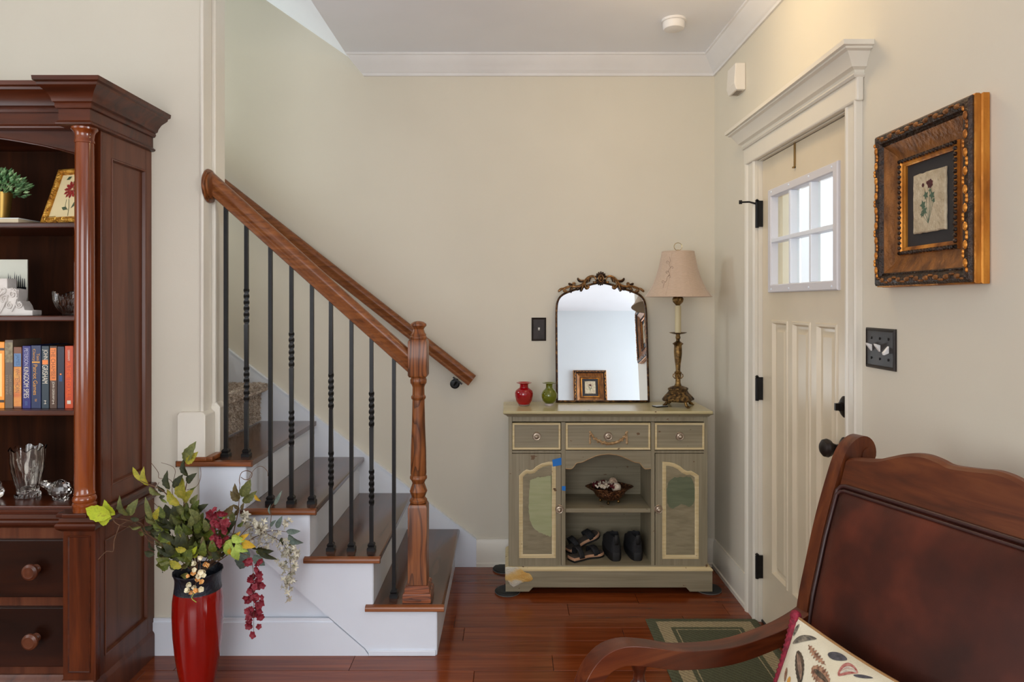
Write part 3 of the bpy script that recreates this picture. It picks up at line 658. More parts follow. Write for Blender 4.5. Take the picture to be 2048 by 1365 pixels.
# doors
OL = [(247, 1040), (465, 1040), (465, 452), (425, 452), (385, 462), (352, 480), (330, 500), (310, 505), (290, 500), (270, 512), (247, 535)]
OR_ = [(1136, 1045), (1352, 1045), (1352, 535), (1330, 520), (1308, 508), (1285, 510), (1262, 500), (1240, 480), (1205, 462), (1175, 455), (1136, 452)]
panel_in = mottle('worn_panel_paint', [(126, 116, 90), (144, 133, 106)], (14, 3, 60), .55, .1)
for x0, x1, out, kx, lab in ((1023, 1122.5, OL, 1118.5, ''), (1310, 1409, OR_, 1317, '')):
    u0, u1 = fx(x0)+.002, fx(x1)-.002; z0, z1 = fz(1133), fz(908)
    m = loc_mb(cab)
    ol = [c8(*p) for p in out]
    # door slab with the panel opening bridged to its outline
    b = m; b.box(u0, u1, YB+.004, YB+.018, z0, z1)
    d = b.build('door', sage_v, cab, 0)
    m = loc_mb(cab); n_ = len(ol)
    olr = offset(ol, -.004)
    cx_, cz_ = (u0+u1)/2, (z0+z1)/2
    def proj(p):
        dx, dz = p[0]-cx_, p[1]-cz_; s1 = min(((u1-cx_)/abs(dx)) if dx else 9e9, ((z1-cz_)/abs(dz)) if dz else 9e9)
        return (cx_+dx*s1, cz_+dz*s1)
    outer = []; inner = []
    for i in range(n_):
        outer.append(proj(olr[i])); inner.append(olr[i])
    # insert the door corners
    corners = [(u0, z0), (u1, z0), (u1, z1), (u0, z1)]
    ang = lambda p: math.atan2(p[1]-cz_, p[0]-cx_)
    ev = sorted([(ang(p), p, q_) for p, q_ in zip(outer, inner)]+[(ang(c), c, None) for c in corners], key=lambda t: t[0])
    m2 = loc_mb(cab)
    N_ = len(ev)
    # face between outline and edge as one polygon with a slit
    inn = [e for e in ev if e[2] is not None]
    for i in range(len(inn)):
        A, B = inn[i], inn[(i+1) % len(inn)]
        mid = []
        j = (ev.index(A)+1) % N_
        while ev[j] is not B:
            mid.append(ev[j][1]); j = (j+1) % N_
        poly = [A[2], A[1]]+mid+[B[1], B[2]]
        m2.prism(poly, 'y', YB-.0005, YB+.0045)
    m2.build('door_frame', sage_v, d, 0)
    m3 = loc_mb(cab); framed(m3, ol, [(-.0045, -.001), (-.0035, .0025), (.0, .0035), (.0035, .0015), (.005, .003), (.012, .001), (.0165, -.003)], back(YB)); m3.build('door_moulding', creamp, d, 30)
    m4 = loc_mb(cab); m4.T = m4.T @ Matrix.Translation((0, YB+.0015, 0)); m4.prism(offset(ol, .012), 'y', 0, .003); m4.build('door_panel', panel_in, d, 0)
    pull(fx(kx), fz(1019), YB, d)
def blot(pts, mat, yy, name, parent, seed):
    random.seed(seed); p2 = sm([c8(*p) for p in pts]+[c8(*pts[0])], 6)[:-1]
    p2 = [(x+random.uniform(-.0016, .0016), z+random.uniform(-.0025, .0025)) for x, z in p2]
    m = loc_mb(cab); m.prism(p2, 'y', yy, yy+.0008); return m.build(name, mat, parent, 0)
drs = [o for o in cab.children if o.name.startswith('door')]
o = blot([(312, 562), (345, 548), (400, 540), (436, 534), (444, 560), (444, 882), (422, 905), (385, 893), (345, 872), (318, 830), (303, 760), (306, 640)], mottle('pale_sage_sample', [(156, 160, 118), (166, 168, 128)], (10, 10, 60), .45), YB+.0005, 'paint_swatch', drs[0], 1); o['label'] = 'pale green paint sample patch'
o = blot([(1168, 575), (1200, 548), (1240, 543), (1300, 543), (1325, 580), (1332, 640), (1326, 700), (1300, 725), (1250, 712), (1200, 738), (1168, 715), (1158, 640)], mottle('dark_sage_sample', [(92, 99, 75), (104, 111, 86)], (10, 10, 60), .45), YB+.0005, 'paint_swatch', drs[1], 2); o['label'] = 'dark green paint sample patch'
# plinth
YP = 3.283; gx = lambda x: (x-1018)*YP/1365; gz = lambda y: 1.41-(y-605)*YP/1365
m = loc_mb(cab); zt = gz(1143); zfb = .0165
foot = [(gx(1011), zfb), (gx(1058), zfb), (gx(1062), gz(1180)), (gx(1066), gz(1176)), (gx(1372), gz(1176)), (gx(1376), gz(1180)), (gx(1380), zfb), (gx(1425), zfb), (gx(1425), zt), (gx(1011), zt)]
m.prism(foot, 'y', YP, YP+.018)
for xa_, xb_ in ((gx(1011), gx(1011)+.018), (gx(1425)-.018, gx(1425))):
    m.prism([(YP+.018, zfb), (YP+.06, zfb), (YP+.07, .05), (Y1-.07, .05), (Y1-.06, zfb), (Y1, zfb), (Y1, zt), (YP+.018, zt)], 'x', xa_, xb_)
m.box(gx(1011)+.018, gx(1425)-.018, Y1-.018, Y1, zfb, zt)
m.build('plinth', sage, cab, 0, bevel=.0015)
m = loc_mb(cab); m.loft([[(gx(1011)+p, YP+p, z), (gx(1425)-p, YP+p, z), (gx(1425)-p, Y1, z), (gx(1011)+p, Y1, z)] for p, z in ((-.002, zt), (-.002, zt+.007), (.004, zt+.012), (.012, zt+.016))]); m.build('plinth_moulding', creamp, cab, 25)
# filler smeared over the chipped left corner
random.seed(4)
def plx(x, y): return (gx(980+x/8.533), gz(1090+y/8.533))
pp = [(262, 380), (330, 375), (470, 385), (540, 420), (600, 470), (690, 505), (730, 590), (660, 625), (560, 640), (450, 700), (400, 722), (345, 680), (300, 610), (262, 600)]
pl = [plx(*p) for p in pp]
m = loc_mb(cab); cx_ = sum(p[0] for p in pl)/len(pl)-.03; cz_ = sum(p[1] for p in pl)/len(pl)+.01
R = []
bd = sm(pl+[pl[0]], 4)[:-1]
bd = [(x+random.uniform(-.001, .001), z+random.uniform(-.0015, .0015)) for x, z in bd]
for t, h in ((1, .0002), (.92, .003), (.7, .004), (.45, .005), (.2, .0045)):
    R.append([(cx_+(x-cx_)*t, YP-.002-h-(.0022*noise.noise((x*t*160, z*t*220, 3)) if t < 1 else 0), cz_+(z-cz_)*t) for x, z in bd])
m.loft(R); o = m.build('corner_filler', mottle('yellow_white_filler', [(206, 160, 84), (214, 178, 112), (206, 198, 178), (212, 206, 190)], (9, 9, 16), .75, .5, (160, 60, 200)), cab, 40); o['label'] = 'yellow and white filler patch'
# blue tape
def tape(pts, w_, lab, yb=YB):
    t = thing('blue_tape', lab, 'tape', (pts[0][0], yb, pts[0][1])); m = loc_mb(t); m.prism(pts, 'y', yb-.0016, yb-.0008); m.build('tape_strip', base('blue_painters_tape', (18, 112, 196), .6), t, 0); return t
tape([c8(448, 434), c8(504, 420), c8(505, 466), c8(452, 476)], 0, 'larger blue painter tape strip at the top corner of the left cabinet door', YB-.003)
tape([c8(508, 598), c8(531, 598), c8(531, 627), c8(508, 625)], 0, 'small blue painter tape square beside the open shelf', YB+.0002)
# felt glide discs
for (px, py, lab) in ((1015, 1183, 'black furniture glide under the front left cabinet foot'), (1417, 1179, 'black furniture glide under the front right cabinet foot'), (1009, 1138.5, 'black furniture glide under the rear left cabinet foot'), (1399, 1138.5, 'black furniture glide under the rear right cabinet foot')):
    Y = 1.405*1365/(py-605); X = (px-1018)*Y/1365; t = thing('furniture_glide', lab, 'furniture glide', (X, Y, 0))
    m = MB(); m.lathe([(.060, .001), (.062, .003), (.062, .005)], 32); m.build('rim', base('grey_rubber', (120, 116, 112), .5), t, 40)
    m = MB(); m.lathe([(.060, .005), (.0615, .008), (.058, .012), (.050, .0125), (.044, .0155), (.002, .0160)], 32); m.build('pad', base('black_foam', (24, 25, 25), .6), t, 40)

# ------------------------------------------------------------------ things on the cabinet
ZT_ = .889
def gvase(name, lab, px, py, s, prof, col, solid):
    Y = (1.41-ZT_)*1365/(py-605); X = (px-1018)*Y/1365
    t = thing(name, lab, 'vase', (X, Y, ZT_)); k = Y/1365
    m = MB(); m.lathe([(r*k, h*k+.0005) for r, h in prof], 36); 
    g = base(name+'_glass', col, .03, Transmission_Weight=.55, IOR=1.45, Coat_Weight=.6)
    m.build('bowl', g, t, 50)
    m = MB(); m.lathe([(r*k, h*k+.0004) for r, h in solid], 36); m.build('foot', base('clear_base_glass', (226, 214, 208), .05, Transmission_Weight=.5, IOR=1.3), t, 50)
    return t
gvase('red_glass_vase', 'small ruby red glass vase with flared lip at the cabinet top left end', 1048, 811.5, 1,
      [(9, 1.2), (12.5, 4), (16, 10), (18, 19), (18.3, 25), (16.5, 30), (12, 33.5), (8.6, 36), (8.3, 41), (9.2, 43), (15, 45), (15.3, 46), (13, 46.3), (8.5, 44), (7.6, 41), (7.9, 36), (11.3, 32.7), (15, 29), (16.6, 24), (15, 16), (8, 10), (.3, 9)], (196, 4, 22), [(9, 0), (11, 1), (12, 2.6), (.3, 3)])
gvase('green_glass_vase', 'small olive green glass vase with a round body next to the mirror', 1098.5, 811.5, 1,
      [(6.5, 4), (9, 5), (13, 9.5), (15.7, 17), (15.6, 23), (12.8, 29), (8.5, 33), (6.8, 35.5), (6.8, 42), (8, 43.5), (14, 44.5), (14.3, 45.3), (12, 45.5), (7, 43.6), (5.8, 41), (5.8, 35), (11.5, 28), (14, 22), (13.8, 17), (9, 9), (.3, 7)], (132, 140, 18), [(8.4, 0), (8.8, 2), (8.2, 4), (6.8, 4.3), (.3, 4.3)])
# phone
ph = thing('phone', 'small black-edged phone lying face up beside the brass lamp', 'phone', (.752, 3.40, ZT_), .35)
m = MB(); m.box(-.034, .034, -.022, .022, .0003, .006); m.build('case', base('phone_case', (18, 18, 20), .3), ph, 0, bevel=.002)
m = MB(); m.box(-.031, .031, -.019, .019, .006, .0066); m.build('screen', base('phone_screen', (205, 212, 215), .08), ph, 0)

# mirror leaning on the wall
TL = .135
bronze = mottle('antique_bronze_gilt', [(44, 30, 22), (74, 50, 34), (150, 108, 62)], (60, 60, 60), .35, .2, (150, 150, 150), metal=.7, lo=.3, hi=.72)
bronzed = mottle('dark_bronze', [(40, 28, 22), (70, 48, 32)], (60, 60, 60), .35, metal=.7)
mi = thing('arched_mirror', 'arched bronze mirror with a scrolled leaf crest leaning on the back wall', 'mirror', (0, 3.538, ZT_))
mi.location = (.487, 3.538, ZT_); mi.rotation_euler = (-TL, 0, 0)
KM = 3.56/1365
def mp_(px, py): return ((px-1205.5)*KM*1.02, (804.5-py)*KM*1.012)   # px of the photo -> mirror plane (x, z)
outl = [(-.243, 0), (.243, 0), (.243, .50)]
cr = [mp_(*p) for p in ((1296.2, 622), (1294.5, 606), (1289, 594), (1279, 586), (1264, 580), (1246, 574), (1225, 567), (1205.5, 563))]
crv = sm([(.2425, .44)]+cr, 5)
half = [p for p in crv]; outl = [(-.243, .002), (.243, .002)]+half+[(-x, z) for x, z in half[::-1]][1:]
oc = [outl[0]]
for p in outl[1:]:
    if (Vector(p)-Vector(oc[-1])).length > .003: oc.append(p)
mb_ = MB(); mpm = lambda u, v, h: (u, -h, v)
framed(mb_, oc, [(0, -.016), (0, .001), (.003, .005), (.007, .006), (.010, .003), (.011, -.003)], mpm); mb_.build('frame', bronze, mi, 40)
mb_ = MB(); mb_.add([mpm(u, v, -.003) for u, v in offset(oc, .009)], [tuple(range(len(oc)))]); mb_.build('mirror_glass', base('silvered_glass', (236, 241, 243), .0, 1.0), mi, 0)
mb_ = MB(); mb_.prism(offset(oc, .002), 'y', .006, .014); mb_.build('backing', bronzed, mi, 0)
def mz(x, y): return mp_(1130+x/14.63, 535+y/14.63)
def orn(pts, r, mb, k=5, dep=.008):
    c2 = catmull([(mz(*p)[0], -dep, mz(*p)[1]) for p in pts], k); n = len(c2)
    r *= 1.75
    rr = [r*(.35+.65*math.sin(PI*min(1, (i+.6)/n*1.02))**.6) for i in range(n)]
    mb.tube(c2, rr, 7)
    c3 = [(-p.x, p.y, p.z) for p in c2]; mb.tube(c3, rr, 7)
cx0 = 1105  # crest centre in crop px (1205.5)
g = MB(); d_ = MB()
orn([(960, 380), (940, 300), (850, 262), (740, 300), (660, 380), (600, 470), (520, 540), (380, 575), (280, 560), (150, 570), (0, 620)], .0045, g)
orn([(960, 400), (950, 440), (900, 445), (880, 410)], .003, g)
orn([(640, 390), (560, 410), (480, 400), (440, 340), (455, 325)], .0042, d_); orn([(650, 375), (570, 392), (500, 380), (450, 330)], .0022, g, dep=.012)
orn([(830, 330), (720, 350), (650, 440), (640, 540), (690, 610), (745, 590), (740, 550), (705, 565)], .0034, g)
for dx in range(5): orn([(800-dx*38, 300+dx*14), (775-dx*36, 360+dx*16), (765-dx*34, 430+dx*14)], .0026, g if dx % 2 else d_)
orn([(600, 520), (560, 590), (520, 700)], .0052, d_, dep=.006); orn([(590, 530), (555, 600), (520, 690)], .0018, g, dep=.012)
orn([(520, 570), (450, 620), (370, 640)], .0050, d_, dep=.006)
orn([(360, 560), (290, 530), (290, 480), (330, 465), (350, 500), (320, 515)], .0030, g)
orn([(260, 520), (200, 500), (155, 475)], .0040, d_)
orn([(300, 600), (240, 620), (215, 680), (255, 735)], .0036, d_); orn([(290, 600), (240, 630), (230, 680)], .0018, g, dep=.012)
orn([(180, 590), (80, 620), (20, 660), (40, 720), (90, 700), (75, 670)], .0034, g)
orn([(0, 620), (-60, 650), (-110, 690), (-140, 730)], .0040, g)
ctr = mz(1040, 330)
for i in range(16):
    a = 2*PI*i/16; up = math.sin(a) > .15
    if abs(math.sin(a)) < .3: continue
    r0, r1 = .016, (.037 if up else .034); c_, s_ = math.cos(a), math.sin(a)
    for mb in (d_,): mb.tube([(c_*r0*.7, -.008, ctr[1]+s_*r0), (c_*r1*.72, -.010, ctr[1]+s_*r1*.75), (c_*r1*.82, -.009, ctr[1]+s_*r1)], [.003, .0062, .0034], 7)
g.tube([(.0125*math.cos(2*PI*i/24), -.014, ctr[1]+.0175*math.sin(2*PI*i/24)) for i in range(25)], .003, 7); g.sphere((0, -.010, ctr[1]), .009, 14, 10, (.8, .8, 1.3)); d_.sphere((0, -.006, ctr[1]), .016, 16, 10, (.85, .5, 1.15))
cr_ = g.build('crest_scrolls', mottle('bright_bronze_gilt', [(86, 60, 36), (158, 116, 70)], (80, 80, 80), .35, metal=.75), mi, 50); d_.build('crest_leaves', bronzed, mi, 50)

# lamp
LX, LY = (1356-1018)*3.43/1365, 3.43; K = 3.43/1365
brass = mottle('antique_brass', [(66, 50, 30), (120, 92, 52), (160, 126, 74)], (40, 40, 40), .32, .25, (180, 180, 180), metal=.85)
lm = thing('table_lamp', 'brass candlestick table lamp with a beige bell shade at the cabinet right end', 'table lamp', (LX, LY, ZT_))
hz = lambda py: (812-py)*K      # height above the top
def sqr(r, h, a):               # rounded-square with scalloped sides
    return r*(1+.10*math.cos(4*(a)))*(1+.02*math.cos(16*a))
m = MB(); m.T = Matrix.Rotation(math.radians(20), 4, 'Z')
m.lathe([(25*K, hz(802)), (30.5*K, hz(800)), (31*K, hz(797)), (26*K, hz(791)), (21*K, hz(786)), (18.5*K, hz(782)), (18.5*K, hz(780)), (20*K, hz(779)), (19.5*K, hz(776)), (14*K, hz(774)), (9*K, hz(772))], 48,
        fn=lambda r, h, a: sqr(r, h, a)*(1+(.05*noise.noise((3*math.cos(a)*2, 3*math.sin(a)*2, h*90)) if h < .08 else 0)))
bs_ = m.build('base', mottle('cast_brass_relief', [(48, 36, 24), (96, 72, 42), (150, 118, 70)], (70, 70, 70), .38, .9, (170, 170, 170), metal=.8), lm, 50)
for i in range(4):
    a = math.radians(20)+i*PI/2; c_ = Vector((math.cos(a), math.sin(a), 0)); m = MB()
    m.tube([c_*25*K+Vector((0, 0, .036)), c_*26*K+Vector((0, 0, .022)), c_*29*K+Vector((0, 0, .010)), c_*34*K+Vector((0, 0, .0062))], [.010, .007, .0085, .006], 8)
    s_ = Vector((-c_.y, c_.x, 0))
    for j in (-1, 0, 1): m.sphere(c_*35*K+s_*j*.0052+Vector((0, 0, .0036)), .0037, 8, 6, (1.2, 1.2, 1))
    m.build('paw_foot', brass, lm, 50)
m = MB(); m.lathe([(9.5*K, hz(774)), (7*K, hz(771)), (5.3*K, hz(767)), (4.8*K, hz(763)), (5.2*K, hz(762)), (4.6*K, hz(760)), (5.6*K, hz(756)), (6.6*K, hz(750)), (5*K, hz(748)), (7*K, hz(746)), (7.4*K, hz(744.5)), (5*K, hz(743)),
    (4.3*K, hz(740)), (5*K, hz(730)), (6.6*K, hz(718)), (7.6*K, hz(708)), (7.7*K, hz(700)), (7.2*K, hz(693)), (8*K, hz(690)), (10.5*K, hz(688)), (10.7*K, hz(687)), (6*K, hz(684)), (3.6*K, hz(682)), (3.6*K, hz(679)), (5*K, hz(676)), (4.6*K, hz(673)), (3.8*K, hz(671)), (4.4*K, hz(668))], 32,
    fn=lambda r, h, a: r*(1+.06*math.cos(8*a)) if hz(742) < h < hz(690) else r)
for s_ in (-1, 1): m.tube([(s_*5.5*K, 0, hz(747)), (s_*9.5*K, 0, hz(749)), (s_*10*K, 0, hz(753)), (s_*6.5*K, 0, hz(757)), (s_*5*K, 0, hz(757))], .0026, 6)
for s_ in (-1, 1): m.tube([(0, s_*5.5*K, hz(747)), (0, s_*9.5*K, hz(749)), (0, s_*10*K, hz(753)), (0, s_*6.5*K, hz(757)), (0, s_*5*K, hz(757))], .0026, 6)
m.build('column', brass, lm, 45)
m = MB(); m.lathe([(4*K, hz(669)), (12*K, hz(667.5)), (17*K, hz(665.5)), (17*K, hz(664.8)), (11*K, hz(666)), (5*K, hz(666.5))], 28); m.build('drip_pan', brass, lm, 50)
m = MB(); m.lathe([(6*K, hz(667)), (6*K, hz(613)), (5.4*K, hz(611)), (1*K, hz(611))], 24); m.build('candle_tube', base('ivory_candle', (206, 190, 148), .5), lm, 40)
m = MB(); m.lathe([(3*K, hz(612)), (5*K, hz(609)), (9.5*K, hz(604)), (10.5*K, hz(598)), (8*K, hz(593)), (4*K, hz(590))], 24, fn=lambda r, h, a: r*(1+.08*math.cos(10*a)))
m.lathe([(2*K, hz(592)), (1.2*K, hz(580)), (1*K, hz(503)), (1*K, hz(500))], 10); m.build('socket_cup', brass, lm, 45)
m = MB(); m.lathe([(3.5*K, hz(590)), (7*K, hz(578)), (8.5*K, hz(565)), (6*K, hz(552)), (.5*K, hz(546))], 16, c=(.0, .0)); m.build('bulb', base('frosted_bulb', (238, 236, 228), .3), lm, 50)
# shade: eight soft panels, open top and bottom
def shade_fn(r, h, a): return r*(1-.018*(1-abs(math.cos(4*a))**.5))
prof = [(66, 593.5), (59, 584), (51, 570), (44.5, 554), (39.5, 538), (35.8, 522), (33, 508), (31.5, 503)]
cl = catmull([(r*K, 0, hz(p)) for r, p in prof], 3); shp = [(p.x, p.z) for p in cl]
shm = mottle('beige_silk_shade', [(186, 162, 140), (196, 172, 150)], (60, 60, 400), .75, .1); shm.node_tree.nodes['Principled BSDF'].inputs['Sheen Weight'].default_value = .3
m = MB(); m.T = Matrix.Rotation(math.radians(10), 4, 'Z'); m.lathe(shp+[(r-.0015, h) for r, h in shp[::-1]], 64, fn=shade_fn, caps=False)
sh_ = m.build('lamp_shade', shm, lm, 60)
for r, py, t in ((66.3, 593.5, .0016), (31.6, 504.5, .0030)):
    m = MB(); n = 64; m.T = Matrix.Rotation(math.radians(10), 4, 'Z'); m.tube([(shade_fn(r*K, 0, 2*PI*i/n)*math.cos(2*PI*i/n), shade_fn(r*K, 0, 2*PI*i/n)*math.sin(2*PI*i/n), hz(py)) for i in range(n+1)], t, 6); m.build('shade_trim', shm, sh_, 60)
m = MB()
for i in range(8):
    a = math.radians(10)+i*PI/4; m.tube([(r*1.003*math.cos(a), r*1.003*math.sin(a), h) for r, h in shp], .0009, 4)
m.build('shade_seam', shm, sh_, 60)
m = MB()
def on_shade(px, py, e=.0015):
    h = hz(py); r = next((a[0]+(b[0]-a[0])*(h-a[1])/(b[1]-a[1]) for a, b in zip(shp, shp[1:]) if a[1] <= h <= b[1]), .1)*1.0+e
    x = (px-1356)*K; return (x, -math.sqrt(max(r*r-x*x, 1e-6)), h)
e_ = [(1333, 516), (1334, 524), (1331, 530), (1333, 537), (1329, 543), (1331, 550), (1326, 556), (1325, 562), (1320, 568), (1317, 577)]
m.tube([on_shade(*p) for p in e_], .0005, 4)
for i, (x, y_) in enumerate(((1332, 526), (1333, 537), (1330, 546), (1327, 555), (1322, 565))):
    s_ = 1 if i % 2 else -1; m.tube([on_shade(x, y_), on_shade(x+s_*3, y_-3), on_shade(x+s_*5, y_-1), on_shade(x+s_*4.5, y_+2), on_shade(x+s_*2.5, y_+1)], .0006, 4)
m.build('shade_embroidery', base('grey_embroidery', (112, 92, 76), .7), sh_, 60)
m = MB()
for i in range(3): a = i*2*PI/3; m.tube([(.002*math.cos(a), .002*math.sin(a), hz(506)), (31*K*math.cos(a), 31*K*math.sin(a), hz(506))], .0012, 5)
m.lathe([(.004, hz(504)), (.005, hz(502)), (.002, hz(499))], 10)
rc = hz(493.2); m.tube([(8*K*math.cos(2*PI*i/24), 0, rc+7.6*K*math.sin(2*PI*i/24)) for i in range(25)], .0016, 7); m.build('finial_ring', base('pale_brass', (190, 170, 120), .25, .9), lm, 50)

# ------------------------------------------------------------------ things in the cabinet bay
BZ = zs_
bw = thing('brass_bowl', 'ornate dark brass footed bowl of potpourri on the cabinet shelf', 'bowl', (fx(1219)*3.41/3.30, 3.415, BZ+.0006)); kb = 3.41/1365
brd = mottle('dark_pierced_brass', [(44, 26, 16), (104, 66, 42), (176, 128, 84)], (110, 110, 110), .35, .9, (160, 160, 160), metal=.75, lo=.35, hi=.7)
def rimf(r, h, a):
    if h < .055: return r
    return r*(1+.55*(max(0, abs(math.cos(a)))**5)*((h-.055)/.03)**1.2*.62+.05*math.cos(8*a))
m = MB(); pf = [(.012, .014), (.035, .016), (.055, .024), (.070, .038), (.078, .054), (.080, .060), (.088, .070), (.092, .080)]
m.lathe(pf+[(r-.003, h+.0015) for r, h in pf[::-1][:-1]]+[(.002, .018)], 64, fn=rimf, caps=True); bo = m.build('bowl', brd, bw, 50)
for i in range(4):
    a = PI/4+.5+i*PI/2; m = MB(); m.sphere((.045*math.cos(a), .045*math.sin(a), .0075), .0075, 10, 8); m.tube([(.045*math.cos(a), .045*math.sin(a), .012), (.047*math.cos(a), .047*math.sin(a), .024)], .004, 6); m.build('ball_foot', brass, bw, 60)
random.seed(12)
cream_p = mottle('dried_cream_petal', [(206, 190, 166), (226, 214, 196)], (90, 90, 90), .8, .5); red_p = mottle('dried_red_petal', [(74, 10, 16), (110, 20, 28)], (90, 90, 90), .7, .4)
bx_, by_ = bw.location.x, bw.location.y
def ball(lab, dx, dy, dz, r, mat, kind):
    t = thing(kind, lab, 'potpourri ball', (bx_+dx, by_+dy, BZ+dz))
    m = MB(); m.sphere((0, 0, 0), r, 24, 16, fn=lambda d: 1+.06*noise.noise(d*(9 if kind == 'rattan_ball' else 3))); m.build('core', mat, t, 60)
    m = MB()
    for i in range(9 if kind == 'rattan_ball' else 4):
        ax = Vector([random.uniform(-1, 1) for _ in range(3)]).normalized(); u = ax.orthogonal().normalized(); v = ax.cross(u)
        m.tube([(u*math.cos(2*PI*j/20)+v*math.sin(2*PI*j/20))*r*1.02 for j in range(21)], .0011, 5)
    m.build('woven_strand', mottle('ball_fibre', [(196, 166, 136), (226, 204, 178)], (80, 80, 80), .8), t, 60)
ball('round rattan ball sitting at the back of the brass bowl', .022, .022, .096, .0215, mottle('rattan_dark', [(120, 90, 72), (196, 170, 146)], (260, 260, 260), .8, .5), 'rattan_ball')
ball('shaggy cream ball at the front of the brass bowl', .032, -.018, .079, .0235, cream_p, 'cream_ball')
k_ = 0
for i in range(34):
    a = random.uniform(0, 2*PI); r = random.random()**.5*.058; dx = r*math.cos(a)-.022; dy = r*math.sin(a)
    if dx > .02 and dy < .04: continue
    red = random.random() < .5; mt = red_p if red else cream_p; c = (bx_+dx, by_+dy, BZ+.066+random.uniform(0, .02)*(1-r/.08)+.014)
    t = MB(); q_ = Matrix.Rotation(random.uniform(0, 6), 3, 'Z') @ Matrix.Rotation(random.uniform(-.8, .8), 3, 'X')
    L_ = random.uniform(.018, .028)
    t.T = q_.to_4x4(); t.grid(lambda u, v: ((u-.5)*L_, (v-.5)*L_*.8*math.sin(PI*(.12+.76*u)), .010*((2*u-1)**2+(2*v-1)**2)*.8+.003*math.sin(9*u)), 6, 4)
    o = t.build('potpourri_petal', mt, None, 60); so = o.modifiers.new('s', 'SOLIDIFY'); so.thickness = .002; o.location = c
    tag(o, ('curled dark red potpourri petal' if red else 'curled cream potpourri petal')+' in the brass bowl', 'petal', 'dark red potpourri petals' if red else 'cream potpourri petals')
# sandals
def sole_out(L_, W_): return sm([(0, -.42*W_), (.25*L_, -.40*W_), (.5*L_, -.34*W_), (.78*L_, -.52*W_), (.95*L_, -.36*W_), (L_, 0), (.95*L_, .40*W_), (.78*L_, .5*W_), (.5*L_, .38*W_), (.25*L_, .42*W_), (0, .40*W_), (-.03*L_, 0), (0, -.42*W_)], 4)[:-1]
tan = base('tan_sole', (196, 150, 118), .6); blk = mottle('black_fabric', [(20, 20, 22), (34, 34, 37)], (200, 200, 200), .75, .3); rub = base('black_rubber', (14, 14, 15), .6); foot_ = base('grey_footbed', (84, 76, 68), .8)
def sandal(lab, loc, rz, ry, rx=0):
    t = thing('sandal', lab, 'sandal', loc); t.rotation_euler = (rx, ry, rz)
    o_ = sole_out(.19, .075); m = MB(); m.prism(o_, 'z', .000, .008); m.build('outsole', rub, t, 0, bevel=.002)
    m = MB(); m.prism(offset(o_, .001), 'z', .008, .021); m.build('midsole', tan, t, 0, bevel=.003)
    m = MB(); m.prism(offset(o_, .006), 'z', .0208, .0225); m.build('footbed', foot_, t, 0)
    for x_, h, w_ in ((.135, .040, .036), (.045, .052, .028)):
        m = MB(); m.grid(lambda u, v: (x_+(u-.5)*w_-.010*math.sin(PI*v), -.036*math.cos(PI*v), .016+h*math.sin(PI*v)**.8), 3, 14); s_ = m.build('strap', blk, t, 60); so = s_.modifiers.new('s', 'SOLIDIFY'); so.thickness = .004
    return t
FZ = zf+.004
sandal('black sandal with tan sole lying flat on the cabinet floor', (.304, 3.350, FZ+.0008), .50, 0)
sandal('black sandal with tan sole propped on top of its pair', (.300, 3.432, FZ+.014), .42, -.36)
# black shoes, heels to the room
def shoe(lab, x, y, rz):
    t = thing('black_shoe', lab, 'shoe', (x, y, FZ), rz); t.scale = (1.0, .93, 1.34)
    def ring(z, f, hb, L_=.215, sc__=1.0):
        o_ = []
        n = 28
        for j in range(n):
            a = 2*PI*j/n; yy = -math.cos(a); s_ = math.copysign(abs(math.sin(a))**.5, math.sin(a))
            wd = (.034+.012*(.5+.5*yy))*sc__
            Y_ = L_/2+yy*L_/2
            Y_ = hb+(Y_-hb)*1 if Y_ > hb else hb
            o_.append((s_*wd, min(Y_, f), z))
        return o_
    m = MB(); m.loft([ring(.0006, .215, 0, sc__=.92), ring(.006, .215, 0), ring(.024, .215, 0, sc__=1.05), ring(.030, .212, .004, sc__=1.0)]); m.build('sole', rub, t, 40)
    m = MB(); m.loft([ring(.028, .208, .005, sc__=.98), ring(.045, .198, .004, sc__=.95), ring(.060, .175, .002, sc__=.86), ring(.075, .130, .000, sc__=.74), ring(.088, .100, -.004, sc__=.66), ring(.090, .090, .0, sc__=.60), ring(.080, .090, .008, sc__=.52), ring(.05, .09, .012, sc__=.5)]); m.build('upper', blk, t, 50)
    m = MB(); m.grid(lambda u, v: ((v-.5)*.018, -.006-.004*math.sin(PI*u)-.0, .062+u*.036), 6, 3); s_ = m.build('heel_tab', rub, t, 50); so = s_.modifiers.new('s', 'SOLIDIFY'); so.thickness = .005
    m = MB()
    for i in range(4): m.tube([(-.022, .105+i*.018, .078-i*.008), (0, .103+i*.018, .088-i*.008), (.022, .105+i*.018, .078-i*.008)], .003, 6)
    m.build('laces', rub, t, 60)
shoe('black shoe standing heel out, left one of the pair in the cabinet', (1233-1018)*3.34/1365, 3.346, .05)
shoe('black shoe standing heel out, right one of the pair in the cabinet', (1275.5-1018)*3.35/1365, 3.350, .02)

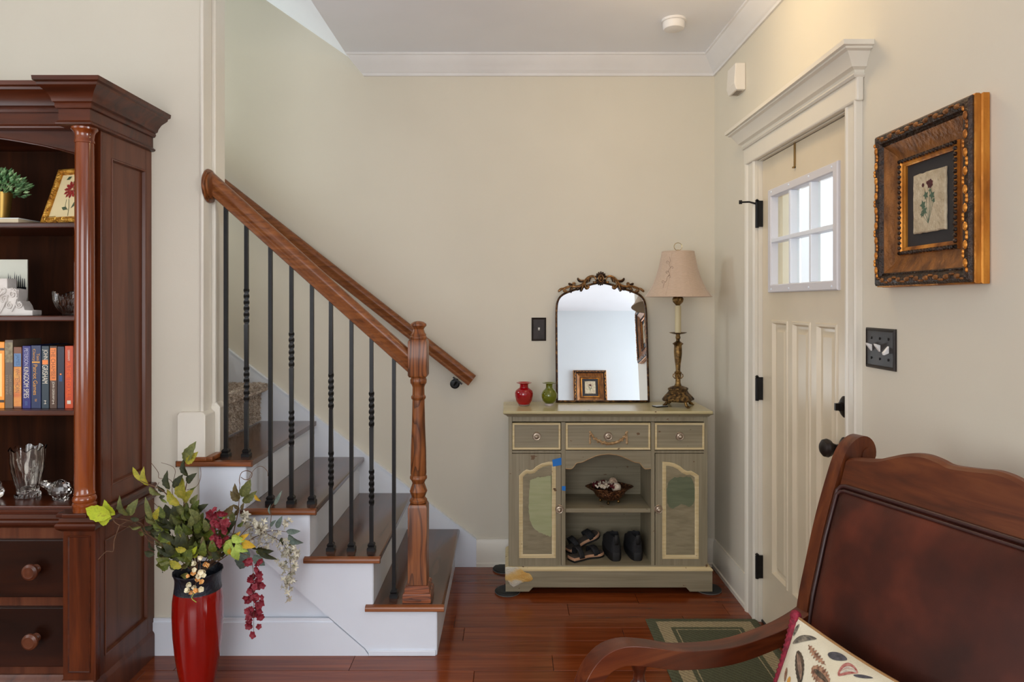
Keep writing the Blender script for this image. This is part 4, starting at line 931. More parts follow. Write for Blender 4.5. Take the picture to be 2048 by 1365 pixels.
# ------------------------------------------------------------------ bookcase
bk = thing('bookcase', 'tall dark mahogany bookcase with turned columns and drawers against the left wall', 'bookcase', (-2.05, 2.55, 0))
XR, XL, YF, YBk = -1.432, -2.668, 2.404, 2.7347; XC = (XR+XL)/2
def both(fn):                         # mirror a builder call about the bookcase centre
    for s_ in (1, -1): fn((lambda x: x) if s_ > 0 else (lambda x: 2*XC-x))
def bx2(m, x0, x1, *r, mx=lambda x: x):
    a, b = sorted((mx(x0), mx(x1))); m.box(a, b, *r)
ZM = .690
for sgn, mx in ((1, lambda x: x), (-1, lambda x: 2*XC-x)):
    # upper side: frame with recessed panel
    m = loc_mb(bk)
    bx2(m, XR-.020, XR, YF, YF+.055, ZM, 2.02, mx=mx); bx2(m, XR-.020, XR, YBk-.045, YBk, ZM, 2.02, mx=mx); bx2(m, XR-.020, XR, YF+.055, YBk-.045, 1.93, 2.02, mx=mx); bx2(m, XR-.020, XR, YF+.055, YBk-.045, ZM, .75, mx=mx)
    bx2(m, XR-.021, XR-.010, YF+.05, YBk-.04, .74, 1.94, mx=mx)
    m.build('side_panel', M['mahogd'], bk, 0, bevel=.0015)
    m = loc_mb(bk); fr = rect(YF+.055, YBk-.045, .75, 1.93)
    framed(m, fr, [(0, 0), (.002, .003), (.006, .002), (.010, -.009)], (lambda u, v, h: (XR+h, u, v)) if sgn > 0 else (lambda u, v, h: (2*XC-XR-h, u, v))); m.build('panel_moulding', M['mahogd'], bk, 30)
    m = loc_mb(bk); bx2(m, XR-.055, XR-.0005, YF-.006, YF+.018, ZM, 2.02, mx=mx); m.build('front_stile', M['mahog'], bk, 0, bevel=.002)
    # column
    cx, cy = mx(-1.469), 2.363
    m = loc_mb(bk); K2 = 2.363/1365; zz = lambda py: 1.41-(py-605)*K2
    pr = [(21, 1030), (21, 1012), (22, 1010), (22, 1006), (19.5, 1004), (21.5, 1001), (22, 997), (21, 993), (19, 990), (20, 987), (18.5, 984), (18.5, 970), (18.8, 700), (17.2, 292), (17, 288), (18.5, 287), (18.5, 283), (17.5, 281), (17.8, 270), (20, 265), (24, 261), (24.5, 258), (24.5, 254), (20, 252.5)]
    m.lathe([(r*K2, zz(p)) for r, p in pr], 32, (cx, cy), 0); m.build('column', M['columnw'], bk, 30)
    m = loc_mb(bk); bx2(m, -1.52, XR-.005, 2.318, 2.402, .690, zz(1030)+.0005, mx=mx); m.build('column_plinth', M['mahogx'], bk, 0, bevel=.003)
    # lower side
    m = loc_mb(bk); XS = -1.421
    bx2(m, XS-.02, XS-.0006, 2.372, 2.40, .10, .64, mx=mx); bx2(m, XS-.02, XS, YBk-.05, YBk, .10, .64, mx=mx); bx2(m, XS-.02, XS, 2.40, YBk-.05, .575, .64, mx=mx); bx2(m, XS-.02, XS, 2.40, YBk-.05, .10, .165, mx=mx); bx2(m, XS-.02, XS-.010, 2.395, YBk-.045, .16, .58, mx=mx)
    m.build('lower_side_panel', M['mahogd'], bk, 0, bevel=.0015)
    m = loc_mb(bk); framed(m, rect(2.40, YBk-.05, .165, .575), [(0, 0), (.002, .003), (.006, .002), (.010, -.009)], (lambda u, v, h: (-1.421+h, u, v)) if sgn > 0 else (lambda u, v, h: (2*XC+1.421-h, u, v))); m.build('panel_moulding', M['mahogd'], bk, 30)
    # corner pilaster
    m = loc_mb(bk); u0, u1 = sorted((mx(-1.533), mx(XS)))
    m.box(u0, u1, 2.345, 2.372, .10, .64); m.build('pilaster', M['mahog'], bk, 0, bevel=.002)
    m = loc_mb(bk); framed(m, rect(u0+.016, u1-.016, .135, .608), [(0, 0), (.001, .0025), (.004, .0025), (.007, -.0005), (.008, -.0005)], back(2.345), cap=None); m.build('pilaster_bead', M['mahogx'], bk, 30)
# back, shelves
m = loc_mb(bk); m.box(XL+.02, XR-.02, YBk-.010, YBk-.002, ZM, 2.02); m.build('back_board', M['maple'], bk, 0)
for z in (1.6925, 1.362, 1.027):
    m = loc_mb(bk); m.box(XL+.021, XR-.021, YF+.008, YBk-.011, z-.019, z); m.build('shelf', M['mahogx'], bk, 0, bevel=.004)
m = loc_mb(bk); m.box(XL+.021, XR-.021, YF-.02, YBk-.011, .672, .698); m.build('deck', M['mahogx'], bk, 0, bevel=.004)
# arched header
m = loc_mb(bk); xs0, xs1 = XL+.055, XR-.055; ars = [(xs0+(xs1-xs0)*i/24, 1.918+.088*math.sin(PI*i/24)**.8) for i in range(25)]
m.prism(ars+[(xs1, 2.03), (xs0, 2.03)], 'y', YF-.004, YF+.016); m.build('arched_header', M['mahogx'], bk, 0)
m = loc_mb(bk); m.tube([(x, YF-.003, z) for x, z in ars], .004, 6); m.build('arch_bead', M['mahogx'], bk, 60)
# frieze and crown, breaking forward over the columns
def plan(p, yb=YBk):                 # outline at projection p
    a = XR-.0+.006; xf = 2.322-p; xm = 2.375-p; s_ = -1.533-p*.6
    r = [(a+p, yb), (a+p, xf), (s_, xf), (s_, xm)]
    return r+[(2*XC-x, y_) for x, y_ in r[::-1]]
m = loc_mb(bk)
R = [[(x, y_, z) for x, y_ in plan(p)] for p, z in ((0, 2.012), (.008, 2.015), (.010, 2.021), (.004, 2.026), (.0, 2.030), (0, 2.068))]
m.loft(R); m.build('frieze', M['mahogx'], bk, 25)
m = loc_mb(bk)
R = [[(x, y_, z) for x, y_ in plan(p)] for p, z in ((0, 2.068), (.008, 2.070), (.012, 2.078), (.010, 2.086), (.018, 2.090), (.022, 2.102), (.034, 2.118), (.052, 2.130), (.058, 2.134), (.060, 2.142), (.070, 2.146), (.072, 2.160), (.066, 2.162))]
m.loft(R); m.build('crown', M['mahogx'], bk, 25)
# waist ledge
def plan2(p, yb=YBk):
    a = -1.424; xf = 2.338-p; xm = 2.375-p; s_ = -1.536-p*.6
    r = [(a+p, yb), (a+p, xf), (s_, xf), (s_, xm)]
    return r+[(2*XC-x, y_) for x, y_ in r[::-1]]
m = loc_mb(bk)
m.loft([[(x, y_, z) for x, y_ in plan2(p)] for p, z in ((0, .625), (.004, .628), (.012, .634), (.016, .640), (.018, .648), (.014, .654), (.006, .658), (.004, .672), (.012, .676), (.014, .684), (.008, .6895))]); m.build('waist_moulding', M['mahogx'], bk, 25)
m = loc_mb(bk); m.box(XL+.03, XR-.03, 2.385, YBk-.002, .10, .625); m.build('lower_case', M['mahogd'], bk, 0)
m = loc_mb(bk)
m.loft([[(x, y_, z) for x, y_ in plan2(p)] for p, z in ((.012, .0), (.012, .085), (.010, .092), (.004, .100), (.002, .108), (-.001, .112))]); m.build('plinth', M['mahogd'], bk, 25)
# drawers
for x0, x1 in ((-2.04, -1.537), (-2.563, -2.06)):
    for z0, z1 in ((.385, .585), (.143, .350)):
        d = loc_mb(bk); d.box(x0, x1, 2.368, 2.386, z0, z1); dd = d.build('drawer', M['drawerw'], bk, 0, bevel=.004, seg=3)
        for kx in (x1-.103, x0+.103):
            k = loc_mb(bk); k.T = k.T @ Matrix.Translation((kx, 2.368, (z0+z1)/2)) @ Matrix.Rotation(PI/2, 4, 'X')
            k.lathe([(.016, 0), (.014, .004), (.009, .010), (.010, .018), (.024, .024), (.028, .030), (.027, .036), (.019, .041), (.016, .040), (.006, .042), (.001, .042)], 24); k.build('knob', M['mahogd'], dd, 40)

# ------------------------------------------------------------------ writing
def text(parent, s, mat, w_, h_, mtx, name='title', ext=.0002):
    cu = bpy.data.curves.new('t', 'FONT'); cu.body = s; cu.align_x = 'CENTER'; cu.align_y = 'CENTER'; cu.extrude = 0
    o = bpy.data.objects.new('t', cu); C.objects.link(o); bpy.context.view_layer.update()
    me = bpy.data.meshes.new_from_object(o.evaluated_get(bpy.context.evaluated_depsgraph_get())); bpy.data.objects.remove(o)
    xs = [v.co.x for v in me.vertices]; ys = [v.co.y for v in me.vertices]
    a, b, c_, d_2 = min(xs), max(xs), min(ys), max(ys)
    for v in me.vertices:
        p = mtx @ Vector(((v.co.x-(a+b)/2)*w_/(b-a), (v.co.y-(c_+d_2)/2)*h_/(d_2-c_), ext)); v.co = p
    me.materials.append(mat); me.name = name
    q_ = bpy.data.objects.new(name, me); C.objects.link(q_); q_.parent = parent; return q_

# ------------------------------------------------------------------ books
YBK = 2.46; kb_ = YBK/1365; ZS = 1.0272
def bcol(name, c, r=.35): return base(name, c, r)
paper = base('book_pages', (206, 190, 160), .9)
white_p = base('spine_white', (226, 216, 196), .6); gold_p = base('spine_gold', (222, 158, 60), .5); blue_p = base('spine_blue', (98, 130, 168), .5); org_p = base('spine_orange', (244, 140, 70), .5); pale_p = base('spine_grey', (160, 140, 116), .6); red_o = base('spine_bright_orange', (250, 110, 30), .5)
def book(px0, px1, py0, col, label, marks, tilt=0):
    x0, x1 = (px0-1018)*kb_, (px1-1018)*kb_; h = (822-py0)*kb_; w_ = x1-x0-.0006
    t = thing('book', label, 'book', ((x0+x1)/2, YBK, ZS), tilt, 'books on the third shelf')
    m = MB(); m.box(-w_/2, -w_/2+.0018, 0, .15, 0, h); m.box(w_/2-.0018, w_/2, 0, .15, 0, h); m.box(-w_/2, w_/2, -.001, .002, 0, h); m.build('cover', col, t, 0, bevel=.001)
    m = MB(); m.box(-w_/2+.0018, w_/2-.0018, .002, .147, .003, h-.003); m.build('pages', paper, t, 0)
    for mk in marks:
        if mk[0] == 'band':
            m = MB(); z0, z1 = h-(mk[2]-py0)*kb_, h-(mk[1]-py0)*kb_; m.box(-w_/2*mk[4], w_/2*mk[4], -.0014, -.0008, z0, z1); m.build('spine_band', mk[3], t, 0)
        else:
            _, s, y0, y1, dx, hw, mt = mk
            zc = h-((y0+y1)/2-py0)*kb_; L_ = (y1-y0)*kb_
            # reading downwards: text x axis -> -z, text up -> +x, text normal -> -y
            R3 = Matrix(((0, 1, 0, dx*w_), (0, 0, -1, -.0016), (-1, 0, 0, zc), (0, 0, 0, 1)))
            text(t, s, mt, L_, w_*hw, R3, 'lettering')
    return t
B = bcol
book(-14, 9, 689, B('amber_cover', (246, 150, 34)), 'bright orange book with black bands at the far left end of the row', [('band', 701, 706, B('band_dark', (50, 36, 24)), 1), ('band', 805, 810, B('band_dark2', (50, 36, 24)), 1), ('band', 712, 798, B('band_pale', (250, 208, 130)), .6)])
book(10, 26, 685, B('taupe_cover', (98, 80, 62)), 'tall taupe brown book, second from the left of the row', [('band', 690, 730, mottle('misty', [(150, 140, 110), (110, 96, 74)], (60, 60, 60)), .98), ('t', 'STARS SHINE', 755, 795, -.22, .3, pale_p), ('t', 'GUNS STANLEY', 755, 795, .22, .3, pale_p)])
book(27.5, 43.5, 699, B('sunset_cover', (120, 70, 40)), 'book with blue and sunset orange spine next to the tall taupe book', [('band', 712, 738, blue_p, .9), ('band', 739, 818, mottle('sunset', [(206, 110, 62), (232, 168, 80)], (20, 20, 30)), .95), ('t', 'JAMES', 714, 736, 0, .6, B('deep_blue', (60, 86, 120))), ('t', 'WHITETHORN', 742, 790, 0, .55, B('dusky', (130, 90, 70)))])
book(45, 61.5, 697, B('royal_blue_cover', (34, 32, 110)), 'royal blue book with cream block lettering', [('t', 'PETERSON', 702, 736, 0, .5, B('lavender', (180, 176, 200))), ('t', 'KINGDOM SPIES', 739, 801, 0, .62, white_p), ('t', 'BOOKS', 808, 816, 0, .3, blue_p)])
book(62.5, 82, 696, B('navy_cover', (30, 44, 84)), 'wide navy blue book with gold lettering in the middle of the row', [('t', 'Tom', 712, 726, .24, .3, gold_p), ('t', 'Clancy', 703, 727, -.2, .34, gold_p), ('band', 728, 731, gold_p, .8), ('t', 'Patriot Games', 734, 795, -.05, .42, gold_p), ('t', 'PUTNAM', 803, 808, 0, .0+.22, gold_p)])
book(83.5, 98, 697, B('slate_cover', (40, 56, 66)), 'slate blue book with large white lettering and an orange patch', [('t', 'JOHN', 704, 724, 0, .78, white_p), ('band', 725, 734, org_p, .8), ('t', 'GRISHAM', 735, 772, 0, .78, white_p), ('t', 'M', 806, 813, 0, .3, white_p)])
book(99.5, 114, 697, B('umber_cover', (84, 56, 38)), 'brown book with orange spine panel and small white lettering', [('band', 701, 766, org_p, .85), ('t', 'THE CHAMBER', 703, 764, 0, .6, B('rust', (150, 84, 40))), ('t', 'JOHN GRISHAM', 768, 804, 0, .42, white_p), ('t', 'M', 806, 813, 0, .3, white_p)])
book(115, 128.5, 698, B('ink_cover', (34, 32, 52)), 'thin plain ink blue book left of the reddish orange one', [('band', 752, 755, org_p, .25), ('band', 756, 768, B('blue_patch', (34, 74, 124)), .5)])
book(130, 146.5, 697, B('vermilion_cover', (206, 74, 24)), 'reddish orange book with a white top title near the right end', [('t', 'GRISHAM', 705, 726, .0, .28, white_p), ('t', 'A TIME TO KILL', 730, 800, 0, .5, red_o), ('band', 806, 813, white_p, .45)])
book(148, 157, 699, B('oxblood_cover', (52, 22, 18)), 'narrow dark oxblood book last in the row behind the column', [])

# ------------------------------------------------------------------ ornaments in the bookcase
pt = thing('potted_plant', 'small leafy green plant in a gold pot on the top bookcase shelf', 'potted plant', ((-2-1018)*2.50/1365, 2.50, 1.7136)); kp = 2.5/1365
m = MB(); m.lathe([(13*kp, 0), (18*kp, .004), (23*kp, .098), (21.5*kp, .098), (20*kp, .085), (.002, .085)], 28); m.build('pot', base('gold_pot', (160, 128, 64), .35, .8), pt, 40)
random.seed(21); gm = mottle('succulent_green', [(62, 108, 66), (110, 152, 96), (176, 196, 146)], (50, 50, 50), .5, lo=.3, hi=.7)
m = MB()
for i in range(300):
    a = random.random()*2*PI; e_2 = random.uniform(-.35, PI/2); r = .055+.045*random.random()
    c = Vector((math.cos(a)*math.cos(e_2)*r*1.05, math.sin(a)*math.cos(e_2)*r*.9, .112+math.sin(e_2)*r*.72)); d = (c-Vector((0, 0, .08))).normalized()
    s1 = d.orthogonal().normalized()*.006; s2 = d.cross(s1)
    tip = c+d*.014
    m.add([c-d*.01, c+s1, c+s2, c-s1, c-s2, tip], [(0, 2, 1), (0, 3, 2), (0, 4, 3), (0, 1, 4), (1, 2, 5), (2, 3, 5), (3, 4, 5), (4, 1, 5)])
for i in range(40):
    a = random.random()*2*PI; e_2 = random.uniform(-.2, PI/2); d = Vector((math.cos(a)*math.cos(e_2), math.sin(a)*math.cos(e_2), math.sin(e_2))); m.tube([(0, 0, .08), d*.05+Vector((0, 0, .09)), d*.09+Vector((0, 0, .10))], .0018, 5)
fo = m.build('foliage', gm, pt, 0); fo['kind'] = 'stuff'
wb = thing('white_book', 'white book lying flat under the gold plant pot', 'book', ((22-1018)*2.47/1365, 2.50, 1.6927))
m = MB(); m.box(-.16, .045, -.055, .11, 0, .0025); m.box(-.16, .045, -.055, .11, .0175, .020); m.box(-.16, -.157, -.055, .11, 0, .020); m.build('cover', base('white_cover', (220, 226, 226), .4), wb, 0)
m = MB(); m.box(-.157, .042, -.052, .107, .0025, .0175); m.build('pages', paper, wb, 0)
# small flower picture
fp = thing('flower_picture', 'small gold framed print of a red flower on the top bookcase shelf', 'picture', ((129-1018)*2.50/1365, 2.475, 1.6965)); fp.rotation_euler = (-.34, 0, -.30); fp.scale = (1.08, 1.0, 1.10)
goldf = mottle('carved_gold', [(140, 88, 26), (204, 142, 50), (232, 180, 84)], (60, 60, 60), .35, .6, (150, 150, 150), metal=.6)
m = MB(); framed(m, rect(-.086, .086, .002, .205), [(0, -.008), (0, .004), (.004, .008), (.010, .009), (.015, .004), (.020, .004), (.021, -.004)], mpm); m.build('frame', goldf, fp, 30)
m = MB(); m.box(-.07, .07, .003, .006, .015, .19); m.build('print', base('cream_print', (226, 206, 158), .7), fp, 0)
m = MB(); random.seed(2)
for ring_, n_, L_ in ((0, 12, .036), (1, 9, .024)):
    for i in range(n_):
        a = 2*PI*i/n_+ring_*.2; c_, s_ = math.cos(a), math.sin(a); cx, cz = .0, .128
        m.add([(cx+c_*.003, .0022-ring_*.0003, cz+s_*.003), (cx+c_*L_*.75-s_*.006, .0022-ring_*.0003, cz+s_*L_*.75+c_*.006), (cx+c_*L_, .0022-ring_*.0003, cz+s_*L_), (cx+c_*L_*.75+s_*.006, .0022-ring_*.0003, cz+s_*L_*.75-c_*.006)], [(0, 1, 2, 3)])
m.build('printed_flower', mottle('dark_red_print', [(118, 20, 18), (160, 36, 26)], (120, 120, 120), .7), fp, 0)
m = MB(); m.tube([(.0, .002, .09), (.012, .002, .06), (.020, .002, .028)], .0008, 4); m.tube([(-.010, .002, .09), (-.006, .002, .065), (.01, .002, .05)], .0006, 4)
for c, d in (((.022, .055), (.022, .035)), ((.006, .052), (-.026, .008)), ((-.04, .165), (.02, .012))):
    n_ = Vector((-d[1], d[0])).normalized()*.007; m.add([(c[0], .0018, c[1]), (c[0]+d[0]*.5+n_.x, .0018, c[1]+d[1]*.5+n_.y), (c[0]+d[0], .0018, c[1]+d[1]), (c[0]+d[0]*.5-n_.x, .0018, c[1]+d[1]*.5-n_.y)], [(0, 1, 2, 3)])
m.build('printed_leaves', base('print_green', (70, 84, 58), .7), fp, 0)
m = MB(); m.tube([(-.045, -.001, 0), (-.045, -.024, 0), (-.045, -.024, .014)], .0013, 6); m.tube([(.0, -.001, 0), (.0, -.024, 0), (.0, -.024, .014)], .0013, 6); m.tube([(-.045, -.024, .014), (.0, -.024, .014)], .0013, 6); m.tube([(.03, -.001, 0), (.03, -.024, 0), (.03, -.024, .012)], .0013, 6)
m.build('easel_wire', base('gold_wire', (214, 170, 80), .3, .9), fp, 60)
# white carved ornament, photograph behind it
KO = 2.47/1365; ox = lambda px: (px-1018)*KO; 
wo = thing('carved_ornament', 'white carved stepped scroll ornament on the second bookcase shelf', 'ornament', (ox(10), 2.47, 1.3622))
zo = lambda py: (632-py)*KO
white_o = mottle('white_plaster', [(206, 198, 190), (222, 216, 208)], (20, 20, 20), .7)
prf = [(-60, 632), (65, 632), (65, 622), (49, 621), (46, 612), (40, 603), (34, 604), (36, 594), (37, 580), (20, 577), (14, 578), (14, 558), (-60, 556)]
m = MB(); m.prism([((x-10)*KO, zo(y_)) for x, y_ in prf][::-1], 'y', 0, .05); m.build('body', white_o, wo, 0, bevel=.002)
m = MB()
for cx, cy, r in ((40, 610, 7), (26, 590, 9), (10, 600, 9), (-8, 606, 10), (6, 582, 7), (20, 612, 7), (30, 582, 6), (-6, 585, 8)):
    sp = spiral((cx-10)*KO, zo(cy), r*KO, .001, cx*.7, 1.6); m.tube([(x, -.002, z) for x, z in sp], [.0035-.0016*i/18 for i in range(19)], 6)
for a, b in (((0, 628), (16, 592)), ((24, 624), (34, 598)), ((-6, 596), (12, 580))):
    m.tube([((a[0]-10)*KO, -.002, zo(a[1])), ((a[0]+b[0])/2*KO-10*KO+.003, -.004, (zo(a[1])+zo(b[1]))/2), ((b[0]-10)*KO, -.002, zo(b[1]))], [.002, .0045, .002], 6)
m.build('scrollwork', white_o, wo, 60)
pcd = thing('photo_card', 'small upright photo card behind the white carved ornament', 'photograph', (ox(0), 2.56, 1.3622)); kk = 2.56/1365
m = MB(); m.box(-60*kk, 19*kk, 0, .004, 0, (632-521)*kk); m.build('card', base('card_white', (206, 206, 190), .5), pcd, 0)
m = MB(); random.seed(8)
for i in range(9):
    x = -20*kk+i*4*kk; m.add([(x, -.0006, .10), (x+3.2*kk, -.0006, .10), (x+2.2*kk, -.0006, .135+random.uniform(0, .03)), (x+.8*kk, -.0006, .13+random.uniform(0, .03))], [(0, 1, 2, 3)])
m.add([(-50*kk, -.0006, .055), (17*kk, -.0006, .055), (17*kk, -.0006, .105), (-50*kk, -.0006, .105)], [(0, 1, 2, 3)])
m.build('photo_print', base('photo_dark', (34, 36, 42), .4), pcd, 0)
# crystal
cry = base('lead_crystal', (250, 246, 240), .03, Transmission_Weight=1., IOR=1.54)
def cut(n, tw_, amp, scal=0): return lambda r, h, a: r*(1+amp*math.cos(n*(a+tw_*h)))
cb = thing('crystal_bowl', 'cut crystal bowl with a wavy rim on the second bookcase shelf', 'bowl', (ox(127), 2.50, 1.3622)); kc = 2.5/1365
m = MB(); n = 72; R = []
pfb = [(10, 0), (11, 3), (17, 9), (23, 19), (26.5, 30), (28, 42)]
def wav(r, h, a): return h+(5*math.cos(3*a+.6) if h > 35 else 0)
for r, h in pfb+[(r-2, h+1.5) for r, h in pfb[::-1][:-1]]:
    R.append([(r*kc*(1+.035*math.cos(24*a+h*.15))*math.cos(a), r*kc*(1+.035*math.cos(24*a+h*.15))*math.sin(a), wav(r, h, a)*kc) for a in [2*PI*j/n for j in range(n)]])
m.loft(R); m.build('bowl', cry, cb, 25)
cv_ = thing('crystal_vase', 'tall cut crystal vase with spiral flutes on the lowest bookcase shelf', 'vase', (ox(44), 2.50, .6982))
m = MB(); n = 96; R = []; pv = [(21, 0), (22, 2), (22, 6), (18, 8), (18, 12), (22, 30), (27, 52), (29.5, 72), (30, 90), (31.5, 97)]
for k, (r, h) in enumerate(pv+[(r-2.2, h+1) for r, h in pv[::-1][:-4]]+[(10, 20)]):
    R.append([((r*kc*(1+(.05 if 10 < h < 85 else .03)*math.cos(12*a+(h*.05))))*math.cos(a), (r*kc*(1+(.05 if 10 < h < 85 else .03)*math.cos(12*a+(h*.05))))*math.sin(a), (h+(3.0*math.cos(9*a) if h > 92 else 0))*kc) for a in [2*PI*j/n for j in range(n)]])
m.loft(R); m.build('body', cry, cv_, 25)
cf_ = thing('crystal_shell', 'faceted crystal shell-shaped dish lying beside the spiral crystal vase', 'ornament', (ox(124), 2.46, .6982))
m = MB(); random.seed(6)
m.sphere((0, 0, .036), .036, 14, 8, (1.15, .7, .98), fn=lambda d: 1+.06*math.cos(9*math.atan2(d.x, d.z))); m.sphere((-.055, 0, .058), .016, 8, 6, (1.3, .7, .8)); m.tube([(-.062, 0, .058), (-.04, 0, .050), (-.02, 0, .04)], [.010, .015, .02], 8)
m.loft([[(.03*math.cos(a)*s_, .02*math.sin(a)*s_, z) for a in [2*PI*j/10 for j in range(10)]] for s_, z in ((1, .0), (1, .006), (.6, .01))]); m.build('body', cry, cf_, 12)
cs2 = thing('crystal_figurine', 'small crystal figurine cut by the left edge of the picture', 'ornament', (ox(-6), 2.47, .6982))
m = MB(); m.sphere((0, 0, .026), .026, 9, 6, (1, .7, 1)); m.sphere((.004, 0, .052), .012, 8, 5); m.build('body', cry, cs2, 12)

# ------------------------------------------------------------------ framed botanical pictures
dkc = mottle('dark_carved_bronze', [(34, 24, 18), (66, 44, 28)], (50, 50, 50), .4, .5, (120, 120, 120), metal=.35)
gld = mottle('burnished_gold_leaf', [(122, 70, 22), (186, 116, 38), (214, 146, 58)], (18, 18, 5), .34, .2, (60, 60, 60), metal=.55)
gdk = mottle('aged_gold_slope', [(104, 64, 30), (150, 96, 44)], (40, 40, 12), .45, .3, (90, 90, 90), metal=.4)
def botanical(name, lab, loc, mp, W, H, flower):
    t = thing(name, lab, 'picture', loc); L2 = loc_mb
    r0 = rect(-W/2, W/2, -H/2, H/2)
    m = MB(); framed(m, r0, [(.004, 0), (0, .004), (0, .018), (.003, .021), (.001, .026), (.001, .034), (.005, .036)], mp); m.build('outer_frame', gld, t, 30)
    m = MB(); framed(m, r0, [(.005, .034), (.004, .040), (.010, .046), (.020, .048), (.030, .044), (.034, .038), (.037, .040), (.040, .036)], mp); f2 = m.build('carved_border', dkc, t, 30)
    # gilt leaf relief on the border
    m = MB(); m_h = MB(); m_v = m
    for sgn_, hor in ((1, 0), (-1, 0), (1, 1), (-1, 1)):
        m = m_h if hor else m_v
        Ln = W if hor else H; n = 9
        for i in range(n):
            c = -Ln/2+.048+(Ln-.096)*i/(n-1); o_ = (H if hor else W)/2*sgn_-sgn_*.019
            s_ = 1 if i % 2 else -1
            for dc, do, r1 in ((0, 0, .0125), (.017, .006*s_, .0065), (-.016, -.006*s_, .006)):
                u, v = (c+dc, o_+do) if hor else (o_+do, c+dc)
                ring = []
                for lv, hh in ((1, .0465), (.7, .050), (.25, .0512)):
                    ring.append([mp(u+r1*lv*(1 if hor else .55)*math.cos(a)+(0), v+r1*lv*(.55 if hor else 1)*math.sin(a), hh) for a in [2*PI*j/8 for j in range(8)]])
                m.loft(ring)
    m_v.build('gilt_leaves', gld, t, 50); m_h.build('bronze_leaves', gdk, t, 50)  # top and bottom leaves darker, dull metal reflection put into their colour
    m = MB(); framed(m, r0, [(.040, .036), (.044, .034), (.062, .022), (.084, .014), (.086, .014)], mp); m.build('gold_slope', gdk, t, 20)
    m = MB(); framed(m, r0, [(.086, .013), (.088, .020), (.096, .022), (.099, .018), (.100, .018), (.108, .014), (.108, .006)], mp); m.build('inner_liner', gld, t, 30)
    m = MB(); i0 = .0925
    for hor in (0, 1):
        for sgn_ in (1, -1):
            Ln = (W if hor else H)-2*i0; n = int(Ln/.0135)
            for i in range(n+1):
                c = -Ln/2+Ln*i/n; o_ = sgn_*((H if hor else W)/2-i0); u, v = (c, o_) if hor else (o_, c)
                m.loft([[mp(u+.0062*s_*math.cos(a), v+.0062*s_*math.sin(a), hh) for a in [2*PI*j/6 for j in range(6)]] for s_, hh in ((1, .0205), (.85, .0245), (.4, .0268))])
    m.build('bead_row', dkc, t, 50)
    m = MB(); q_ = offset(r0, .107); m.add([mp(u, v, .008) for u, v in q_], [(0, 1, 2, 3)]); m.build('black_mat', base('black_mat', (40, 38, 40), .7), t, 0)
    a, b = W/2-.142, H/2-.140; random.seed(3); m = MB(); ed = []
    for k in range(40):
        s_ = k/40*4; i = int(s_); f_ = s_-i; cs = rect(-a, a, -b, b); p, q2 = cs[i], cs[(i+1) % 4]; ed.append((p[0]+(q2[0]-p[0])*f_+random.uniform(-.0012, .0012), p[1]+(q2[1]-p[1])*f_+random.uniform(-.0012, .0012)))
    m.loft([[mp(u*s_, v*s_, hh) for u, v in ed] for s_, hh in ((1, .009), (1, .012), (.96, .0145))]); m.build('stone_tile', mottle('tumbled_stone', [(176, 160, 132), (202, 188, 160)], (40, 40, 40), .8, .4, (120, 120, 120)), t, 30)
    hh = .0150
    def blob(m, u, v, r, n=10, ir=.75, h_=hh):
        m.add([mp(u, v, h_)]+[mp(u+r*(1 if j % 2 else ir)*math.cos(2*PI*j/n), v+r*(1 if j % 2 else ir)*math.sin(2*PI*j/n), h_) for j in range(n)], [(0, j+1, (j+1) % n+1) for j in range(n)])
    fs, ls = flower
    m = MB()
    for u, v, r in fs: blob(m, u, v, r, 14, .8)
    m.build('painted_flowers', mottle('plum_print', [(58, 22, 28), (92, 44, 44)], (160, 160, 160), .8), t, 0)
    m = MB(); random.seed(11)
    for u, v, r in ls: blob(m, u, v, r, 10, .5, hh+.0001)
    for u, v, r in ls: m.loft([[mp(uu-.0006, vv, hh), mp(uu+.0006, vv, hh), mp(uu, vv, hh+.0004)] for uu, vv in ((u, v), (.0, -b*.72))])
    m.build('painted_leaves', base('print_sage', (76, 98, 78), .8), t, 0)
    return t
mpr = lambda u, v, h: (-h, -u, v)                   # on the right wall, seen from the room: u to the right = -Y
fl1 = ([(.008, .045, .013), (-.022, .046, .006), (-.004, .050, .005)], [(-.010, .018, .012), (.016, .014, .013), (-.022, -.006, .014), (-.016, -.022, .013), (-.026, -.030, .009), (.008, .028, .007), (.022, .0, .008)])
botanical('botanical_picture', 'square gold and dark carved framed botanical tile hanging on the right wall', (1.0995, 1.766, 1.671), mpr, .42, .437, fl1)
mprr = lambda u, v, h: (-u, h, v)                   # on the rear wall, facing +Y
fl2 = ([(-.004, .028, .015), (.012, .034, .007)], [(-.012, -.008, .010), (.012, -.004, .010), (0, -.022, .009), (-.016, .012, .007), (.018, .014, .007)])
botanical('botanical_picture', 'gold framed red flower tile on the rear wall, seen reflected in the mirror', (1.03, -1.5595, 1.715), mprr, .42, .437, fl2)

